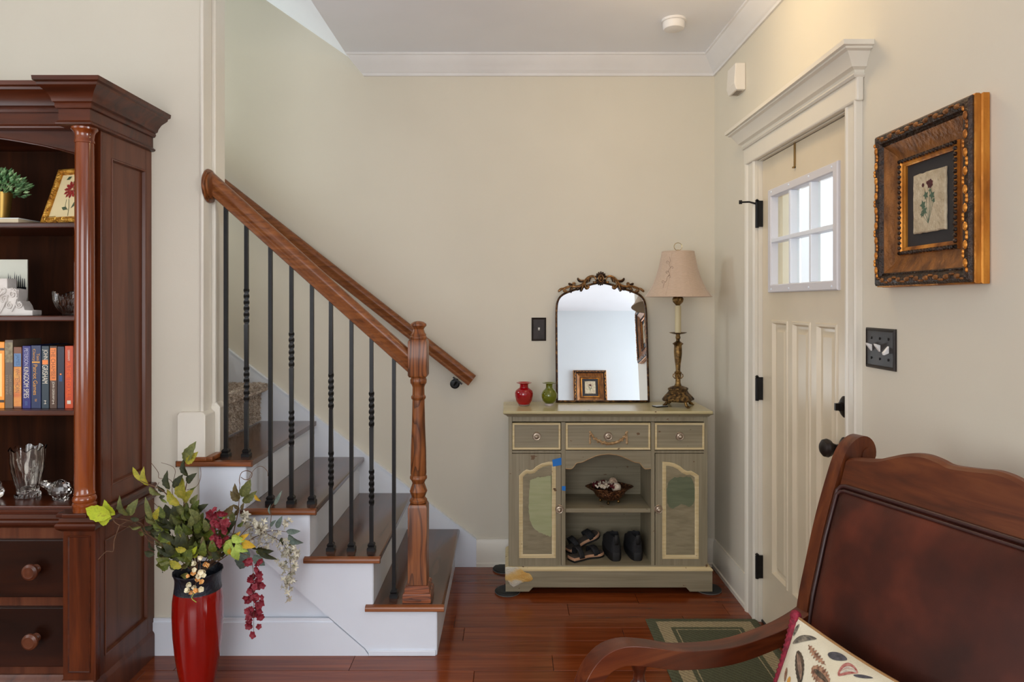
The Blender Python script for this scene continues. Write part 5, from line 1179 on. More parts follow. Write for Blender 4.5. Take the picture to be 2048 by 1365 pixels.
# ------------------------------------------------------------------ rug
rm = base('green_wool_rug', (104, 104, 78), .95); L = rm.node_tree.links.new; bs = rm.node_tree.nodes['Principled BSDF']
tc = N(rm, 'ShaderNodeTexCoord'); sp = N(rm, 'ShaderNodeSeparateXYZ'); L(tc.outputs['Object'], sp.inputs[0])
def mth(op, a, b=None):
    n = N(rm, 'ShaderNodeMath', operation=op)
    for i, v in enumerate((a, b)):
        if v is None: continue
        if isinstance(v, (int, float)): n.inputs[i].default_value = v
        else: L(v, n.inputs[i])
    return n.outputs[0]
RW, RL = .245, .50
nz = N(rm, 'ShaderNodeTexNoise', i_Scale=90., i_Detail=2.); wob = mth('MULTIPLY', mth('SUBTRACT', nz.outputs['Fac'], .5), .006)
L(tc.outputs['Object'], nz.inputs['Vector'])
dd = mth('ADD', mth('MINIMUM', mth('SUBTRACT', RW, mth('ABSOLUTE', sp.outputs['X'])), mth('SUBTRACT', RL, mth('ABSOLUTE', sp.outputs['Y']))), wob)
gr, be = (98, 100, 72), (190, 172, 134)
rr = ramp(rm, mth('MULTIPLY', dd, 4.), [(0, gr), (.038*4, be), (.090*4, gr), (.108*4, be), (.113*4, gr)]); rr.color_ramp.interpolation = 'CONSTANT'
n3 = N(rm, 'ShaderNodeTexNoise', i_Scale=260., i_Detail=3.); L(tc.outputs['Object'], n3.inputs['Vector'])
wv = N(rm, 'ShaderNodeTexWave', i_Scale=26., i_Distortion=1.5); wv.bands_direction = 'DIAGONAL'; L(tc.outputs['Object'], wv.inputs['Vector'])
fl = ramp(rm, wv.outputs['Fac'], [(.12, (150, 140, 118)), (.3, (255, 255, 255))])
mx = N(rm, 'ShaderNodeMix', data_type='RGBA', blend_type='MULTIPLY'); mx.inputs['Factor'].default_value = .45; L(rr.outputs[0], mx.inputs[6]); L(fl.outputs[0], mx.inputs[7])
fr_ = ramp(rm, n3.outputs['Fac'], [(.3, (190, 190, 190)), (.7, (255, 255, 255))]); mx2 = N(rm, 'ShaderNodeMix', data_type='RGBA', blend_type='MULTIPLY'); mx2.inputs['Factor'].default_value = .8
L(mx.outputs[2], mx2.inputs[6]); L(fr_.outputs[0], mx2.inputs[7]); L(mx2.outputs[2], bs.inputs['Base Color'])
bu = N(rm, 'ShaderNodeBump', i_Strength=.9, i_Distance=.006); L(n3.outputs['Fac'], bu.inputs['Height']); L(bu.outputs[0], bs.inputs['Normal'])
rug = MB(); random.seed(1)
def rf(u, v):
    x, y_ = (u-.5)*2*RW, (v-.5)*2*RL; e = min(RW-abs(x), RL-abs(y_)); return (x+noise.noise((x*20, y_*20, 1))*.002*(e < .01), y_+noise.noise((x*20, y_*20, 2))*.003*(e < .01), .003+.007*min(1, e/.012)+noise.noise((x*90, y_*90, 0))*.0012)
rug.grid(rf, 60, 110); rug.box(-RW, RW, -RL, RL, .0005, .0035)
ro = rug.build('door_mat_rug', rm, None, 60); ro.location = (.850, 2.53, 0)
tag(ro, 'green rug with cream borders lying before the front door', 'rug')

# ------------------------------------------------------------------ leather armchair
PH = math.radians(20)
chr_ = thing('armchair', 'low wooden armchair with brown leather back and scrolled arms in the foreground', 'armchair', (.70, 1.59, 0), PH)
cw_ = wood('chair_wood', (50, 20, 10), (84, 36, 16), (112, 56, 27), 'x', .30, 22, 2.5, coat=.15); cwy = wood('chair_wood_cross', (58, 26, 11), (88, 42, 18), (112, 60, 28), 'y', .42, 22, 2.5, coat=.0); cwz = wood('chair_wood_upright', (54, 22, 10), (86, 40, 17), (110, 58, 27), 'z', .36, 22, 2.5, coat=.1)
lea = mottle('brown_leather', [(46, 22, 15), (66, 30, 20), (92, 42, 27)], (5, 7, 7), .48, .1, (500, 500, 500), detail=3, lo=.3, hi=.7, Specular_IOR_Level=.22)
WD = .56
post = [(.06, 0), (.02, .15), (-.02, .30), (-.035, .42), (-.02, .56), (.0, .70), (.026, .80), (.055, .90), (.088, .99), (.110, 1.040), (.130, 1.062), (.150, 1.070), (.166, 1.062), (.172, 1.044), (.162, 1.030)]
pcl = sm(post, 4)
def px_(z):
    for a, b in zip(pcl, pcl[1:]):
        if a[1] <= z <= b[1]: return a[0]+(b[0]-a[0])*(z-a[1])/(b[1]-a[1])
    return .11
for s_, y_ in ((0, 0), (1, -WD)):
    n = len(pcl); th = [.034+.012*math.sin(PI*i/n)-.010*max(0, (i/n-.8)/.2) for i in range(n)]
    m = MB(); strip(m, pcl, th, y_-.016, y_+.016)
    if True: m.tube([(.160, y_-.019, 1.045), (.160, y_+.019, 1.045)], .018, 16)
    m.build('back_post', cwz, chr_, 35, bevel=.004)
    arm = [(.002, .690), (-.05, .668), (-.12, .650), (-.236, .638), (-.36, .650), (-.44, .672), (-.50, .684), (-.545, .672), (-.576, .630), (-.580, .570), (-.562, .525), (-.530, .515), (-.512, .535)]
    ac = sm(arm, 5); n = len(ac); th = [.032+.008*math.sin(PI*min(1, i/n*1.1)) for i in range(n)]; th = [t*(1 if i < n*.8 else 1-.5*(i/n-.8)/.2) for i, t in enumerate(th)]
    m = MB(); strip(m, ac, th, y_-.024 if s_ == 0 else y_-.018, y_+.018 if s_ == 0 else y_+.024); m.build('arm', cw_, chr_, 40, bevel=.006, seg=3)
    m = MB(); m.lathe([(.016, .0), (.018, .02), (.013, .03), (.018, .045), (.016, .06), (.011, .075), (.010, .13), (.014, .155), (.019, .170), (.019, .182), (.012, .190), (.011, .205), (.017, .222), (.018, .232)], 20, (-.454, y_), .425); m.build('arm_spindle', cw_, chr_, 40)
    m = MB(); m.lathe([(.013, 0), (.016, .02), (.013, .05), (.017, .12), (.022, .22), (.018, .25), (.024, .27), (.024, .34)], 20, (-.454, y_), 0); m.build('front_leg', cwz, chr_, 40)
m = MB(); m.box(-.50, -.02, -.016, .016, .34, .425); m.box(-.50, -.02, -WD-.016, -WD+.016, .34, .425); m.box(-.50, -.47, -WD+.016, -.016, .34, .425); m.box(-.045, -.02, -WD+.016, -.016, .34, .425); m.build('seat_rail', cw_, chr_, 0, bevel=.005)
# leather back, piping, seat
y0, y1 = -.020, -WD+.020; z0, z1 = .445, .985
def bkf(u, v):
    y_ = y0+(y1-y0)*u; z = z0+(z1-z0)*v; e = min(u, 1-u)*abs(y1-y0); f = min(v, 1-v)*(z1-z0); b = (1-math.exp(-min(e, f)/.025))*.030
    return (px_(z)-.010-b-.018*math.sin(PI*u)*math.sin(PI*v), y_, z)
m = MB(); m.grid(bkf, 40, 40); m.loft([[(px_(z)-.012, y_, z) for y_ in (y0, y1)]+[(px_(z)+.012, y_, z) for y_ in (y1, y0)] for z in (z0, .6, .75, .85, .92, z1)]); m.build('leather_back', lea, chr_, 60)
m = MB(); loop = [(y0-.002, z0), (y0-.002, .6), (y0-.002, .75), (y0-.002, .88), (y0-.002, z1-.012), (y0-.010, z1-.003)]+[(y0-.02-(abs(y1-y0)-.04)*i/14, z1) for i in range(15)]+[(y1+.008, z1-.003), (y1+.002, z1-.012), (y1+.002, .88), (y1+.002, .75), (y1+.002, .6), (y1+.002, z0)]
m.tube([(px_(z)-.020, y_, z) for y_, z in loop], .0050, 8); m.tube([(px_(z)-.026, y_*.985-.004, z-.010) for y_, z in loop], .0042, 8); m.build('leather_piping', mottle('dark_leather', [(48, 24, 20), (60, 30, 26)], (9, 9, 9), .4), chr_, 60)
def seatf(u, v): 
    x = -.52+.50*u; y_ = -.018-(WD-.036)*v; e = min(u, 1-u)*.5; f = min(v, 1-v)*.52; return (x, y_, .425+(1-math.exp(-min(e, f)/.03))*.030)
m = MB(); m.grid(seatf, 24, 24); m.box(-.52, -.02, -WD+.018, -.018, .40, .426); m.build('leather_seat', lea, chr_, 60)
# camel-back top rail
tp = [(0, 1.030), (.03, 1.046), (.092, 1.056), (.125, 1.068), (.155, 1.080), (.182, 1.087), (.21, 1.089), (.24, 1.085), (.266, 1.080)]
tp = sm(tp+[(WD-.0-u, z) for u, z in tp[::-1]][1:] , 4); rings = []
tp = [(u, z) for u, z in tp if .012 <= u <= WD-.012]
for u, zt_ in tp:
    ring = []; a = px_(z1-.02); 
    for z, off in ((.965, -.014), (1.01, -.014), (zt_-.006, -.014), (zt_, -.007), (zt_, .007), (zt_-.006, .014), (1.01, .014), (.965, .014)):
        xx = .0805+(z-.965)*.33; ring.append((xx+off, -u, z))
    rings.append(ring)
m = MB(); m.loft(rings); m.build('top_rail', cwy, chr_, 30)
# ------------------------------------------------------------------ pillow
pw = thing('pillow', 'cream pillow with printed feathers and dark red braid trim leaning on the armchair', 'pillow', (.70, 1.59, 0), PH)
PW_, PH_ = .42, .305
ox_, oz_ = -.258, .462; th_ = math.radians(26)      # bottom edge position, lean
def pmap(u, v, h):    # u 0..1 across (towards camera), v 0..1 up, h thickness towards the sitter
    y_ = -.095-PW_*u; s_ = v*PH_
    return Vector((ox_+s_*math.sin(th_)-h*math.cos(th_), y_, oz_+s_*math.cos(th_)+h*math.sin(th_)))
def pth(u, v): return .062*(max(0, math.sin(PI*u))**.55)*(max(0, math.sin(PI*v))**.55)+.002
def pin(u, v):        # edges pull in between the corners
    return (u+.035*math.sin(PI*v)*(1-2*u)*(abs(1-2*u)**1.5), v+.035*math.sin(PI*u)*(1-2*v)*(abs(1-2*v)**1.5))
def pf_(u, v): a, b = pin(u, v); return pmap(a, b, pth(u, v))
def pb_(u, v): a, b = pin(u, v); return pmap(a, b, -pth(u, v)*.55)
pm_ = mottle('cream_pillow_cloth', [(216, 206, 178), (226, 218, 194)], (6, 6, 6), .85, .2, (400, 400, 400))
m = MB(); m.grid(pf_, 36, 32); m.grid(pb_, 36, 32); m.build('cushion', pm_, pw, 70)
m = MB()
ed = [(0, 0, i/40) for i in range(41)]
def edge(t):
    t = t % 4; i = int(t); f = t-i; return [(f, 0), (1, f), (1-f, 1), (0, 1-f)][i]
for k in range(2):
    path = []
    for i in range(0, 401):
        u, v = edge(3+i/400*1.0); a, b = pin(u, v); p = pmap(a, b, 0); w_ = i*.75+k*PI
        path.append(p+Vector((math.cos(w_)*.0045, 0, 0))+Vector((0, math.sin(w_)*.0045+.004, 0)))
    m.tube(path, .0052, 7)
for i in range(60):
    u, v = edge(3+i/60); a, b = pin(u, v); p = pmap(a, b, 0); s_ = 1 if i % 2 else -1; m.sphere((p.x+.003*s_, p.y+.007, p.z), .0068, 8, 6, (1, 1, .8))
m.sphere(pmap(-.012, 1.005, 0), .012, 10, 8)
m.build('braid_trim', mottle('crimson_braid', [(104, 12, 32), (146, 26, 52)], (120, 120, 120), .7, .3), pw, 70)
m = MB()
path = [pmap(*pin(*edge(2+i/40.)), 0)+Vector((.0, 0, .001)) for i in range(41)]; m.tube(path, .003, 6); m.build('seam_piping', base('tan_piping', (150, 110, 66), .7), pw, 60)
def feather(a0, a1, W_, mat, curve=0, ragged=0, n=16):
    m = MB(); rings = []; A0 = Vector((a0[0]*PW_, a0[1]*PH_)); A1 = Vector((a1[0]*PW_, a1[1]*PH_)); d = A1-A0; L_ = d.length; d /= L_; q = Vector((-d.y, d.x))
    for i in range(n+1):
        t = i/n; wv_ = W_*(math.sin(PI*min(1, t*.97+.02))**.6)*(1-.25*t)*(1-ragged*(i % 2)); row = []
        for s_ in (-1, 0, 1):
            p = A0+d*(t*L_)+q*(s_*wv_/2+curve*L_*4*t*(1-t)); uu = min(max(p.x/PW_, .006), .99); vv_ = min(max(p.y/PH_, .012), .99)
            a, b = pin(uu, vv_); row.append(pmap(a, b, pth(uu, vv_)+.0011))
        rings.append(row)
    m.loft(rings, caps=False, closed=False); return m.build('printed_feather', mat, pw, 60)
fm = lambda nm, c, s_=(120, 120, 120): mottle(nm, c, s_, .8)
f1 = fm('feather_grey', [(70, 66, 60), (140, 130, 112)], (60, 60, 240)); f2 = fm('feather_brown', [(104, 70, 52), (176, 134, 104)]); f3 = fm('feather_slate', [(60, 58, 62), (84, 80, 84)]); f4 = fm('feather_olive', [(48, 44, 34), (96, 80, 62)]); f4i = fm('feather_tan', [(150, 122, 98), (120, 96, 80)])
f5 = fm('feather_rose', [(140, 62, 54), (190, 130, 118)]); f6 = base('feather_ochre', (206, 150, 62), .8); f7 = fm('feather_pale', [(206, 196, 176), (170, 160, 146)])
for a, b, w_, mt, cu_, rg in [((.03, .885), (.04, .975), .012, f1, 0, .2), ((.055, .845), (.18, .965), .016, f1, .06, 0), ((.165, .90), (.315, .86), .020, f2, -.03, .8), ((.285, .93), (.375, .965), .020, f3, 0, 0),
      ((.12, .825), (.245, .66), .030, f4, .04, .12), ((.125, .81), (.235, .69), .013, f4i, .04, .1), ((.395, .855), (.46, .935), .030, f5, .28, 0), ((.40, .87), (.455, .93), .014, f7, .28, 0), ((.26, .80), (.39, .775), .040, f2, 0, .35), ((.275, .795), (.38, .78), .012, f4, 0, .1),
      ((.09, .69), (.125, .61), .014, f2, 0, .3), ((.455, .905), (.525, .955), .008, f3, 0, 0), ((.01, .735), (.02, .70), .010, f1, 0, .3), ((.15, .66), (.16, .60), .014, f6, 0, .2), ((.52, .84), (.60, .92), .022, f2, .1, .3), ((.62, .80), (.74, .90), .022, f4, 0, .2),
      ((.45, .62), (.60, .58), .026, f1, .1, 0), ((.20, .45), (.30, .55), .024, f3, 0, .2), ((.70, .50), (.80, .62), .026, f5, .1, 0), ((.35, .30), (.50, .36), .026, f2, 0, .4), ((.10, .30), (.16, .42), .02, f4, 0, 0), ((.66, .20), (.82, .28), .024, f1, 0, .2), ((.84, .80), (.92, .66), .024, f2, 0, .3)]:
    feather(a, b, w_, mt, cu_, rg)

# ------------------------------------------------------------------ floor vase
VX, VY = (396-1018)*2.50/1365, 2.50; KV = 2.5/1365
vz = lambda py: 1.41-(py-605)*KV
fv = thing('floor_vase', 'tall glossy red floor vase with a black glazed neck beside the bookcase', 'vase', (VX, VY, 0))
vp = [(30, 1374), (31, 1370), (36, 1345), (42, 1310), (46.5, 1265), (48, 1225), (47, 1195), (44.5, 1178)]
m = MB(); m.lathe([(r*KV, vz(p)) for r, p in [(30, 1374.6)]+vp[1:]], 48); m.build('body', mottle('red_glaze', [(128, 10, 6), (148, 18, 10)], (5, 5, 3), .08, Coat_Weight=.6, Coat_Roughness=.03), fv, 60)
m = MB(); m.lathe([(44.5*KV, vz(1178)), (43*KV, vz(1170)), (42.5*KV, vz(1155)), (45*KV, vz(1146)), (47*KV, vz(1142)), (46.5*KV, vz(1140)), (42*KV, vz(1146)), (39*KV, vz(1160)), (38*KV, vz(1185)), (.002, vz(1190))], 48,
      fn=lambda r, h, a: r*(1+.012*math.cos(18*a+h*90))); m.build('neck', mottle('black_blue_glaze', [(20, 21, 24), (34, 40, 52)], (20, 20, 20), .3, .4, (60, 60, 60)), fv, 60)

# ------------------------------------------------------------------ flower arrangement
def leaf_mesh(name, wr, serr, fold, curl, seed):
    random.seed(seed); n = 9; vv = []; ff = []
    for i in range(n+1):
        t = i/n; w_ = wr*.5*(math.sin(PI*t**.8)**.85)*(1-.15*t)+.004
        if 0 < i < n: w_ *= 1+serr*(1 if i % 2 else -1)
        z = curl*math.sin(PI*t)*.5-curl*t*t
        for s_ in (-1, -.5, 0, .5, 1): vv.append((t, s_*w_, z+fold*abs(s_)*w_+(.02*math.sin(9*t+s_*3) if abs(s_) == 1 else 0)))
    for i in range(n):
        for j in range(4): a = i*5+j; ff.append((a, a+1, a+6, a+5))
    me = bpy.data.meshes.new(name); me.from_pydata(vv, [], ff)
    for p in me.polygons: p.use_smooth = True
    return me
shapes = {'w': leaf_mesh('leaf', .58, .07, .5, .18, 1), 'm': leaf_mesh('leaf', .48, .09, .45, .14, 2), 'n': leaf_mesh('leaf', .26, .03, .5, .2, 3), 'e': leaf_mesh('leaf', .42, 0, .3, .1, 4)}
def leafmat(name, a, b, c, tr=.12):
    m_ = mottle(name, [a, b, c], (9, 9, 9), .5, .35, (70, 180, 70), detail=3, lo=.3, hi=.7)
    m_.node_tree.nodes['Principled BSDF'].inputs['Transmission Weight'].default_value = 0
    return m_
LM = {'lime': leafmat('lime_leaf', (150, 164, 20), (176, 188, 30), (150, 150, 20)), 'yel': leafmat('yellow_olive_leaf', (120, 122, 36), (160, 152, 40), (176, 158, 52)), 'oli': leafmat('olive_leaf', (76, 82, 36), (98, 102, 48), (120, 120, 62)),
      'dk': leafmat('dark_green_leaf', (32, 38, 16), (48, 54, 22), (70, 70, 28)), 'grn': leafmat('green_leaf', (62, 76, 20), (88, 100, 28), (112, 120, 40)), 'lg': leafmat('light_green_leaf', (140, 168, 64), (168, 190, 82), (184, 200, 96)),
      'gry': leafmat('grey_green_leaf', (84, 100, 92), (104, 120, 110), (124, 136, 122)), 'brn': leafmat('brown_olive_leaf', (78, 66, 38), (104, 88, 50), (124, 108, 62)), 'gold': leafmat('gold_leaf', (186, 146, 26), (204, 160, 34), (170, 150, 40))}
lmesh = {}
def get_leaf(sh, mt):
    if (sh, mt) not in lmesh:
        me = shapes[sh].copy(); me.materials.append(LM[mt]); me.name = 'leaf'; lmesh[(sh, mt)] = me
    return lmesh[(sh, mt)]
def add_leaf(par, a, b, sh, mt, roll=0, nm='leaf'):
    a = Vector(a); b = Vector(b); d = b-a; L_ = d.length; x = d/L_; view = Vector((0, -1, 0)); z = (view-x*view.dot(x)).normalized(); y_ = z.cross(x)
    R = Matrix((x, y_, z)).transposed() @ Matrix.Rotation(roll, 3, 'X')
    o = bpy.data.objects.new(nm, get_leaf(sh, mt)); C.objects.link(o); o.parent = par
    o.matrix_basis = Matrix.Translation(a-Vector(par.location)) @ R.to_4x4() @ Matrix.Diagonal((L_, L_, L_, 1))
    return o
MOUTH = Vector((VX, VY, vz(1160)))
stemm = mottle('brown_stem', [(84, 58, 40), (116, 84, 58)], (60, 60, 60), .8)
A = lambda x, y_: (160+x/5.054, 870+y_/5.054)
Bc = lambda x, y_: (360+x/4.55, 900+y_/4.55)
Cc = lambda x, y_: (330+x/4.79, 1080+y_/4.79)
def branch(label, pts, r=.0028, cat='branch', name='leafy_branch', start=(0, 0)):
    t = thing(name, label, cat, tuple(MOUTH+Vector((start[0], start[1], -.03))))
    w_ = [MOUTH+Vector((start[0], start[1], -.03)), MOUTH+Vector((start[0]*1.2, start[1], .01))]+[P(*p) for p in pts]
    c = catmull(w_, 5); m = loc_mb(t); m.tube(c, [r*(1-.65*i/len(c)) for i in range(len(c))], 6); m.build('stem', stemm, t, 60); t['_'] = 1; del t['_']
    return t, c
def leaves(t, lst, Y0, f=A, seed=0):
    random.seed(seed)
    for a, b, sh, mt in lst:
        y_ = Y0(f(*a)[0]) if callable(Y0) else Y0; pa = P(*f(*a), y_); pb = P(*f(*b), y_+random.uniform(-.012, .012)); add_leaf(t, pa, pb, sh, mt, random.uniform(-.45, .45))
def fill(t, cx, cy, rx, ry, n, cols, Y, seed, f=A, ln=(105, 175), shs='wmm'):
    random.seed(seed); lst = []
    for i in range(n):
        a = random.random()*2*PI; r = random.random()**.5; x, y_ = cx+rx*r*math.cos(a), cy+ry*r*math.sin(a); d = math.atan2(y_-1250, x-1150)+random.uniform(-.9, .9) if f is A else random.uniform(-PI, 0)
        L_ = random.uniform(*ln); yy = Y+random.uniform(-.06, .06); p = f(x, y_); q_ = f(x+L_*math.cos(d), y_+L_*math.sin(d))
        add_leaf(t, P(*p, yy), P(*q_, yy+random.uniform(-.03, .03)), random.choice(shs), random.choice(cols), random.uniform(-.7, .7))
Yl = lambda px: 2.19+max(0, (px-200))/200*.24
t, c = branch('long branch reaching left over the bookcase with lime green tip leaves', [(*A(980, 1180), 2.44), (*A(700, 1020), 2.36), (*A(620, 900), 2.32), (*A(500, 870), 2.27), (*A(320, 840), 2.22)], .003)
leaves(t, [((310, 830), (35, 745), 'w', 'lime'), ((300, 840), (170, 900), 'w', 'lime'), ((355, 810), (222, 668), 'w', 'lime'), ((320, 850), (200, 800), 'm', 'lime'), ((490, 820), (372, 630), 'm', 'oli'), ((505, 820), (572, 650), 'w', 'oli'), ((620, 930), (470, 940), 'n', 'oli'), ((600, 860), (500, 850), 'm', 'dk'), ((720, 860), (655, 640), 'n', 'oli'), ((740, 880), (640, 830), 'm', 'oli'), ((760, 860), (790, 740), 'm', 'yel'), ((820, 960), (700, 1000), 'm', 'dk'), ((840, 970), (730, 900), 'm', 'grn')], Yl, seed=1)
fill(t, 760, 960, 110, 60, 5, ['dk', 'oli', 'dk'], 2.40, 40, ln=(80, 120))
t, c = branch('branch leaning up and left with narrow yellow leaves at its tip', [(*A(1080, 1000), 2.47), (*A(940, 700), 2.42), (*A(840, 570), 2.36), (*A(690, 500), 2.33), (*A(610, 465), 2.31)])
leaves(t, [((612, 470), (522, 320), 'n', 'yel'), ((690, 515), (622, 332), 'm', 'yel'), ((700, 530), (815, 625), 'm', 'oli'), ((860, 570), (770, 520), 'm', 'dk'), ((860, 620), (790, 640), 'm', 'dk'), ((905, 555), (862, 365), 'm', 'dk'), ((1005, 715), (862, 560), 'm', 'yel'), ((880, 690), (800, 640), 'n', 'grn')], lambda x: 2.34+(x-280)/400*.2, seed=2)
t, c = branch('tallest branch rising beside the stair tread with two pale leaves on top', [(*A(1150, 1000), 2.50), (*A(1050, 700), 2.50), (*A(1085, 450), 2.50), (*A(1060, 330), 2.50), (*A(1060, 250), 2.50)])
leaves(t, [((1060, 270), (1160, 75), 'm', 'oli'), ((1075, 295), (1185, 178), 'm', 'yel'), ((1090, 420), (1025, 245), 'm', 'dk'), ((1085, 420), (1010, 330), 'n', 'dk'), ((1085, 490), (1165, 390), 'w', 'dk'), ((945, 540), (1035, 400), 'm', 'dk'), ((1040, 650), (1020, 440), 'w', 'yel'), ((1060, 690), (1135, 545), 'w', 'yel'), ((1110, 560), (1175, 530), 'n', 'grn'), ((1120, 700), (1185, 610), 'w', 'oli'), ((1215, 800), (1060, 730), 'm', 'grn'), ((1150, 760), (1200, 660), 'w', 'grn')], 2.49, seed=3)
t, c = branch('bushy dark green branch filling the left half of the bouquet', [(*A(1100, 1100), 2.47), (*A(1000, 950), 2.46), (*A(880, 850), 2.45)])
fill(t, 950, 930, 220, 190, 40, ['dk', 'dk', 'oli', 'grn'], 2.45, 11)
t, c = branch('bushy olive branch in the middle of the bouquet', [(*A(1150, 1100), 2.50), (*A(1130, 950), 2.48), (*A(1100, 820), 2.47)])
fill(t, 1130, 1000, 160, 220, 38, ['grn', 'oli', 'dk', 'grn'], 2.47, 12)
t, c = branch('low drooping green branch at the left of the vase mouth', [(*A(1050, 1200), 2.46), (*A(940, 1180), 2.43), (*A(830, 1240), 2.41)])
fill(t, 930, 1180, 190, 130, 38, ['dk', 'oli', 'grn', 'dk'], 2.43, 13); leaves(t, [((1060, 1150), (960, 1060), 'm', 'grn'), ((1000, 1060), (850, 1000), 'm', 'grn'), ((1100, 1290), (1010, 1200), 'm', 'grn'), ((1170, 1250), (1150, 1100), 'm', 'lime')], 2.42, seed=4)
t, c = branch('dark green branch just right of the vase mouth behind the red blossoms', [(*Bc(330, 900), 2.52), (*Bc(380, 700), 2.52), (*Bc(430, 590), 2.52)])
fill(t, 320, 800, 160, 210, 44, ['dk', 'brn', 'grn', 'oli'], 2.54, 14, f=Bc, ln=(100, 160)); leaves(t, [((430, 640), (380, 570), 'm', 'lg'), ((520, 700), (580, 660), 'w', 'grn'), ((480, 660), (470, 560), 'w', 'oli')], 2.52, Bc, 5)
t, c = branch('upright brown-olive twig right of the bouquet with a curled tendril', [(*Bc(440, 850), 2.55), (*Bc(510, 650), 2.58), (*Bc(535, 500), 2.60), (*Bc(545, 300), 2.61)])
leaves(t, [((560, 430), (640, 275), 'w', 'oli'), ((545, 450), (485, 312), 'm', 'brn'), ((530, 470), (455, 380), 'm', 'brn'), ((570, 480), (695, 385), 'm', 'oli'), ((680, 410), (730, 475), 'm', 'gold'), ((540, 540), (480, 500), 'm', 'brn'), ((560, 550), (580, 480), 'm', 'brn'), ((500, 600), (540, 530), 'm', 'brn'), ((490, 610), (440, 620), 'm', 'oli')], 2.60, Bc, 6)
m = loc_mb(t); m.tube([P(*Bc(x, y_), 2.61) for x, y_ in catmull([(545, 320, 0), (540, 270, 0), (560, 210, 0), (610, 192, 0), (655, 215, 0), (640, 260, 0), (590, 272, 0), (555, 250, 0)], 5) for x, y_ in [(x, y_)]] if False else [P(*Bc(p.x, p.y), 2.61) for p in catmull([(545, 320, 0), (540, 270, 0), (560, 210, 0), (610, 192, 0), (655, 215, 0), (640, 260, 0), (590, 272, 0), (555, 250, 0)], 5)], .0014, 5)
m.tube([P(*Bc(p.x, p.y), 2.61) for p in catmull([(560, 440, 0), (600, 330, 0), (660, 200, 0), (730, 150, 0), (790, 190, 0), (800, 240, 0)], 5)], .0009, 5); m.build('tendril', stemm, t, 60)
t, c = branch('sprig of bright lime leaves and gold leaves at the right front of the bouquet', [(*Bc(330, 850), 2.47), (*Bc(440, 780), 2.44), (*Bc(500, 820), 2.43), (*Bc(600, 860), 2.43)], .002)
leaves(t, [((470, 815), (390, 905), 'w', 'lg'), ((445, 830), (432, 978), 'w', 'lg'), ((500, 880), (525, 1020), 'w', 'lg'), ((505, 855), (608, 935), 'w', 'lg'), ((470, 790), (590, 835), 'w', 'lg'), ((560, 850), (680, 885), 'w', 'gold'), ((480, 800), (550, 750), 'm', 'gold'), ((545, 820), (620, 770), 'm', 'gold'), ((450, 880), (470, 980), 'm', 'gold')], 2.42, Bc, 7)
t, c = branch('dark narrow-leaved spray pointing right below the white blossoms', [(*Bc(450, 900), 2.50), (*Bc(600, 830), 2.50), (*Bc(720, 930), 2.50)], .002)
leaves(t, [((630, 830), (720, 935), 'n', 'dk'), ((700, 900), (845, 935), 'm', 'dk'), ((710, 930), (875, 1005), 'n', 'dk'), ((690, 920), (760, 950), 'm', 'grn')], 2.50, Bc, 8)
t, c = branch('grey-green eucalyptus sprig reaching furthest right', [(*Bc(430, 960), 2.54), (*Bc(640, 820), 2.57), (*Bc(820, 740), 2.60), (*Bc(980, 750), 2.61)], .0024)
leaves(t, [((965, 745), (1092, 745), 'e', 'gry'), ((985, 775), (1108, 865), 'w', 'gry'), ((880, 715), (925, 610), 'e', 'gry'), ((820, 590), (812, 495), 'n', 'gry'), ((860, 505), (922, 380), 'n', 'gry'), ((925, 800), (930, 875), 'w', 'dk'), ((620, 900), (530, 1108), 'w', 'gry'), ((670, 960), (772, 1062), 'w', 'gry'), ((820, 700), (870, 640), 'e', 'gry'), ((740, 650), (800, 620), 'e', 'gry'), ((640, 990), (700, 1000), 'w', 'gry')], 2.60, Bc, 9)
m = loc_mb(t); m.tube([P(*Bc(p.x, p.y), 2.61) for p in catmull([(820, 720, 0), (830, 600, 0), (830, 520, 0), (880, 470, 0)], 5)], .0012, 5); m.build('side_twig', stemm, t, 60)
# bare curly twigs
t, c = branch('thin bare curling twigs hanging left over the bookcase drawers', [(*A(700, 1020), 2.35), (*A(400, 915), 2.24), (*A(340, 870), 2.23)], .0018, 'twig', 'bare_twig')
m = loc_mb(t)
for w_ in ([(400, 915), (370, 1000), (345, 1080), (335, 1180), (270, 1180), (185, 1262)], [(330, 860), (400, 915), (480, 880), (600, 930), (700, 1080), (850, 1130)], [(700, 1080), (780, 1100), (900, 1180)]):
    m.tube([P(*A(p.x, p.y), 2.235+max(0, p.x-400)*.0004) for p in catmull([(x, y_, 0) for x, y_ in w_], 4)], .0012, 5)
m.build('fine_twig', stemm, t, 60)
t, c = branch('thin bare twigs curling up the wall left of the tallest branch', [(*A(1000, 800), 2.5), (*A(930, 560), 2.5), (*A(960, 350), 2.5), (*A(820, 282), 2.5)], .0018, 'twig', 'bare_twig')
m = loc_mb(t)
for w_ in ([(960, 520), (900, 450), (800, 440), (790, 380), (715, 280)], [(800, 480), (760, 560), (720, 650), (800, 740)], [(1080, 560), (1180, 520), (1220, 430), (1218, 330)]):
    m.tube([P(*A(p.x, p.y), 2.5) for p in catmull([(x, y_, 0) for x, y_ in w_], 4)], .0010, 5)
m.build('fine_twig', stemm, t, 60)

